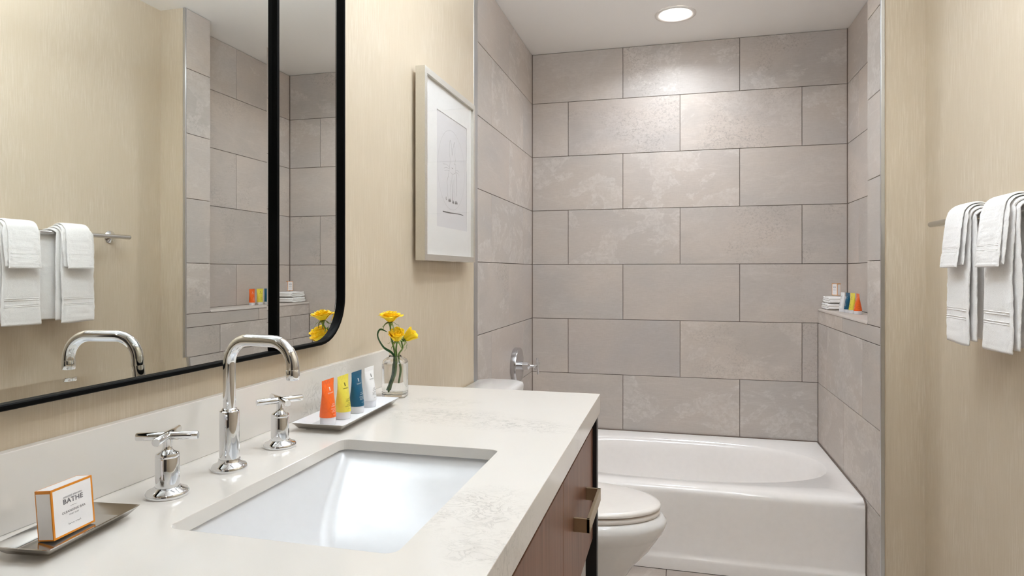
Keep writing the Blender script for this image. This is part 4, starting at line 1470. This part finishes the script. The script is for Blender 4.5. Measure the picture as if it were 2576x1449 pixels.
def rose(head, axis, size, label, stem_pts, opened, seed, nout=11):
    t = thing('yellow_rose', label, 'rose', tuple(stem_pts[0]), 0, 'yellow roses in the glass vase')
    rot = Vector((0, 0, 1)).rotation_difference(Vector(axis).normalized()).to_matrix().to_4x4()
    M4 = Matrix.Translation(Vector(head)) @ rot
    rnd = random.Random(seed)
    specs = []
    for i in range(6): specs.append((0.0035 + 0.0009 * i, 0.0075, 0.85 - 0.02 * i, 0.0, 0.0))
    for i in range(8): specs.append((0.0085 + 0.0007 * i, 0.0110, 0.80, 0.08 * opened, 0.0025 * opened))
    for i in range(nout): specs.append((0.0135 + 0.0005 * i, 0.0165, 0.74 + 0.22 * (1 - opened) - 0.010 * i * opened, 0.10 * opened + 0.020 * i * opened, (0.004 + 0.0011 * i) * opened))
    a = rnd.random() * 6
    for i, (r0, w_, hh, curl, fl_) in enumerate(specs):
        bm = petal_bm(r0 * size, w_ * size, hh * 0.030 * size, curl, fl_ * size, seed=seed * 31 + i)
        a += 2.399 + rnd.uniform(-0.2, 0.2)
        bmesh.ops.transform(bm, matrix=M4 @ Matrix.Rotation(a, 4, 'Z'), verts=bm.verts)
        p_ = obj('petal', bm, PETAL, t, smooth='all')
        md = p_.modifiers.new('thick', 'SOLIDIFY'); md.thickness = 0.0006; md.offset = 0
    # receptacle + stem
    bm = bmesh.new()
    base = Vector(head)
    ax = Vector(axis).normalized()
    pts = [Vector(p) for p in stem_pts]
    allp = pts + [base - ax * 0.010 * size]
    # smooth through points
    dense = []
    for i in range(len(allp) - 1):
        p_1 = allp[max(i - 1, 0)]; p_2 = allp[i]; p_3 = allp[i + 1]; p_4 = allp[min(i + 2, len(allp) - 1)]
        for k_ in range(6):
            u_ = k_ / 6
            dense.append(0.5 * ((2 * p_2) + (p_3 - p_1) * u_ + (2 * p_1 - 5 * p_2 + 4 * p_3 - p_4) * u_ ** 2 + (3 * p_2 - p_1 - 3 * p_3 + p_4) * u_ ** 3))
    dense.append(allp[-1])
    dense.append(base - ax * 0.004 * size); dense.append(base + ax * 0.003 * size)
    tube(bm, dense, [0.0021] * (len(dense) - 3) + [0.0028, 0.0048 * size, 0.0055 * size], 10)
    obj('stem', bm, STEMM, t, smooth='all')
    for k_ in range(5):
        an = k_ * 2 * pi / 5 + seed
        bm = bmesh.new()
        n_ = 8
        rows = []
        for i in range(n_):
            u_ = i / (n_ - 1)
            wd = 0.0032 * (1 - u_) ** 0.8 * size + 0.0001
            rad = (0.004 + 0.020 * u_) * size
            z = (-0.001 - 0.004 * u_ - 0.012 * u_ ** 2 * rnd.uniform(0.5, 1.6)) * size
            rows.append([bm.verts.new((rad, -wd, z)), bm.verts.new((rad, 0, z - 0.0006)), bm.verts.new((rad, wd, z))])
        for p_a, p_b in zip(rows[:-1], rows[1:]):
            for j in range(2): bm.faces.new((p_a[j], p_a[j + 1], p_b[j + 1], p_b[j]))
        bmesh.ops.transform(bm, matrix=M4 @ Matrix.Rotation(an, 4, 'Z'), verts=bm.verts)
        s_o = obj('sepal', bm, SEPAL, t, smooth='all')
        md = s_o.modifiers.new('thick', 'SOLIDIFY'); md.thickness = 0.0004
    return t


nk = lambda dx, dy: (vx + dx, vy_ + dy, CZ + 0.105)
rose((0.1091, -2.1312, 1.1032), (0.05, -0.08, 1), 1.10, 'highest wide open yellow rose in the vase', [(vx - 0.012, vy_ - 0.012, CZ + 0.012), (vx + 0.004, vy_ - 0.006, CZ + 0.06), nk(0.004, -0.006), (0.1018, -2.1084, 1.0548)], 1.0, 3)
rose((0.1214, -2.1199, 1.0558), (0.22, -0.48, 0.9), 1.02, 'yellow rose facing forward in the middle of the bouquet', [(vx - 0.015, vy_ - 0.004, CZ + 0.014), (vx + 0.002, vy_ + 0.002, CZ + 0.06), nk(0.003, 0.002), (0.110, -2.099, 1.029)], 0.28, 7)
rose((0.1267, -2.0817, 1.0548), (0.80, 0.20, 0.62), 1.12, 'half closed yellow rosebud leaning right out of the vase', [(vx + 0.012, vy_ - 0.004, CZ + 0.035), (vx + 0.014, vy_ + 0.002, CZ + 0.07), nk(0.008, 0.004), (0.1171, -2.0761, 1.029)], 0.10, 12, 6)


def blade(pts, wd, label):
    t = thing('leaf_blade', label, 'leaf', tuple(pts[0]), 0, None)
    P_ = [Vector(p) for p in pts]
    dense = []
    for i in range(len(P_) - 1):
        a_, b_, c_, d_ = P_[max(i - 1, 0)], P_[i], P_[i + 1], P_[min(i + 2, len(P_) - 1)]
        for k_ in range(8):
            u_ = k_ / 8
            dense.append(0.5 * ((2 * b_) + (c_ - a_) * u_ + (2 * a_ - 5 * b_ + 4 * c_ - d_) * u_ ** 2 + (3 * b_ - a_ - 3 * c_ + d_) * u_ ** 3))
    dense.append(P_[-1])
    bm = bmesh.new()
    rows = []
    n_ = len(dense)
    for i, p in enumerate(dense):
        tt = (dense[min(i + 1, n_ - 1)] - dense[max(i - 1, 0)]).normalized()
        side = tt.cross(Vector((0.45, 0.85, 0.15))).normalized()
        w2 = wd * (0.6 + 0.4 * sin(pi * min(1, i / n_ + 0.2)))
        if i > n_ - 6: w2 *= max(0.1, (n_ - 1 - i) / 5)
        nrm_ = side.cross(tt)
        rows.append([bm.verts.new(p - side * w2), bm.verts.new(p + nrm_ * w2 * 0.15), bm.verts.new(p + side * w2)])
    for a_, b_ in zip(rows[:-1], rows[1:]):
        for j in range(2): bm.faces.new((a_[j], a_[j + 1], b_[j + 1], b_[j]))
    o_ = obj('blade', bm, LEAFD, t, smooth='all')
    md = o_.modifiers.new('thick', 'SOLIDIFY'); md.thickness = 0.0005
    return t


blade([(vx - 0.014, vy_ + 0.006, CZ + 0.016), (vx - 0.006, vy_ + 0.003, CZ + 0.06), (vx - 0.004, vy_ - 0.001, CZ + 0.105), (0.0758, -2.1000, 1.0341), (0.0647, -2.1110, 1.063), (0.076, -2.120, 1.0815), (0.0967, -2.122, 1.0754)], 0.0040, 'dark green strap leaf looping beside the roses')
blade([(vx - 0.016, vy_ - 0.008, CZ + 0.016), (vx - 0.002, vy_ - 0.004, CZ + 0.06), (vx + 0.001, vy_ - 0.003, CZ + 0.105), (0.1017, -2.100, 1.0444), (0.1030, -2.1086, 1.0671)], 0.0046, 'dark green strap leaf rising straight behind the roses')

# ------------------------------------------------------------------ scale the vanity ensemble about the camera
# the vanity, everything on it and the picture were drawn from a wall at x = 0; scale them down about the camera
# so they keep their image outline and reach the wallpapered wall face (x = XW) with the legs on the floor
CAM_SCALE, CAM_SCALE_T = 0.97, Vector((XW, -0.10875, 0.03687))
FAM = ('countertop', 'backsplash', 'undermount_sink', 'vanity_cabinet', 'faucet', 'toiletry_tray', 'soap_tray', 'glass_vase', 'yellow_rose', 'leaf_blade', 'framed_picture')
for o in list(COL.objects):
    if o.parent is not None or o.type not in {'MESH', 'EMPTY'}: continue
    nm = o.name.split('.')[0]
    if nm in FAM or (nm in ('toiletry_tube', 'soap_box') and o.location.x < 0.6):
        o.location = o.location * CAM_SCALE + CAM_SCALE_T
        o.scale = (CAM_SCALE, CAM_SCALE, CAM_SCALE)
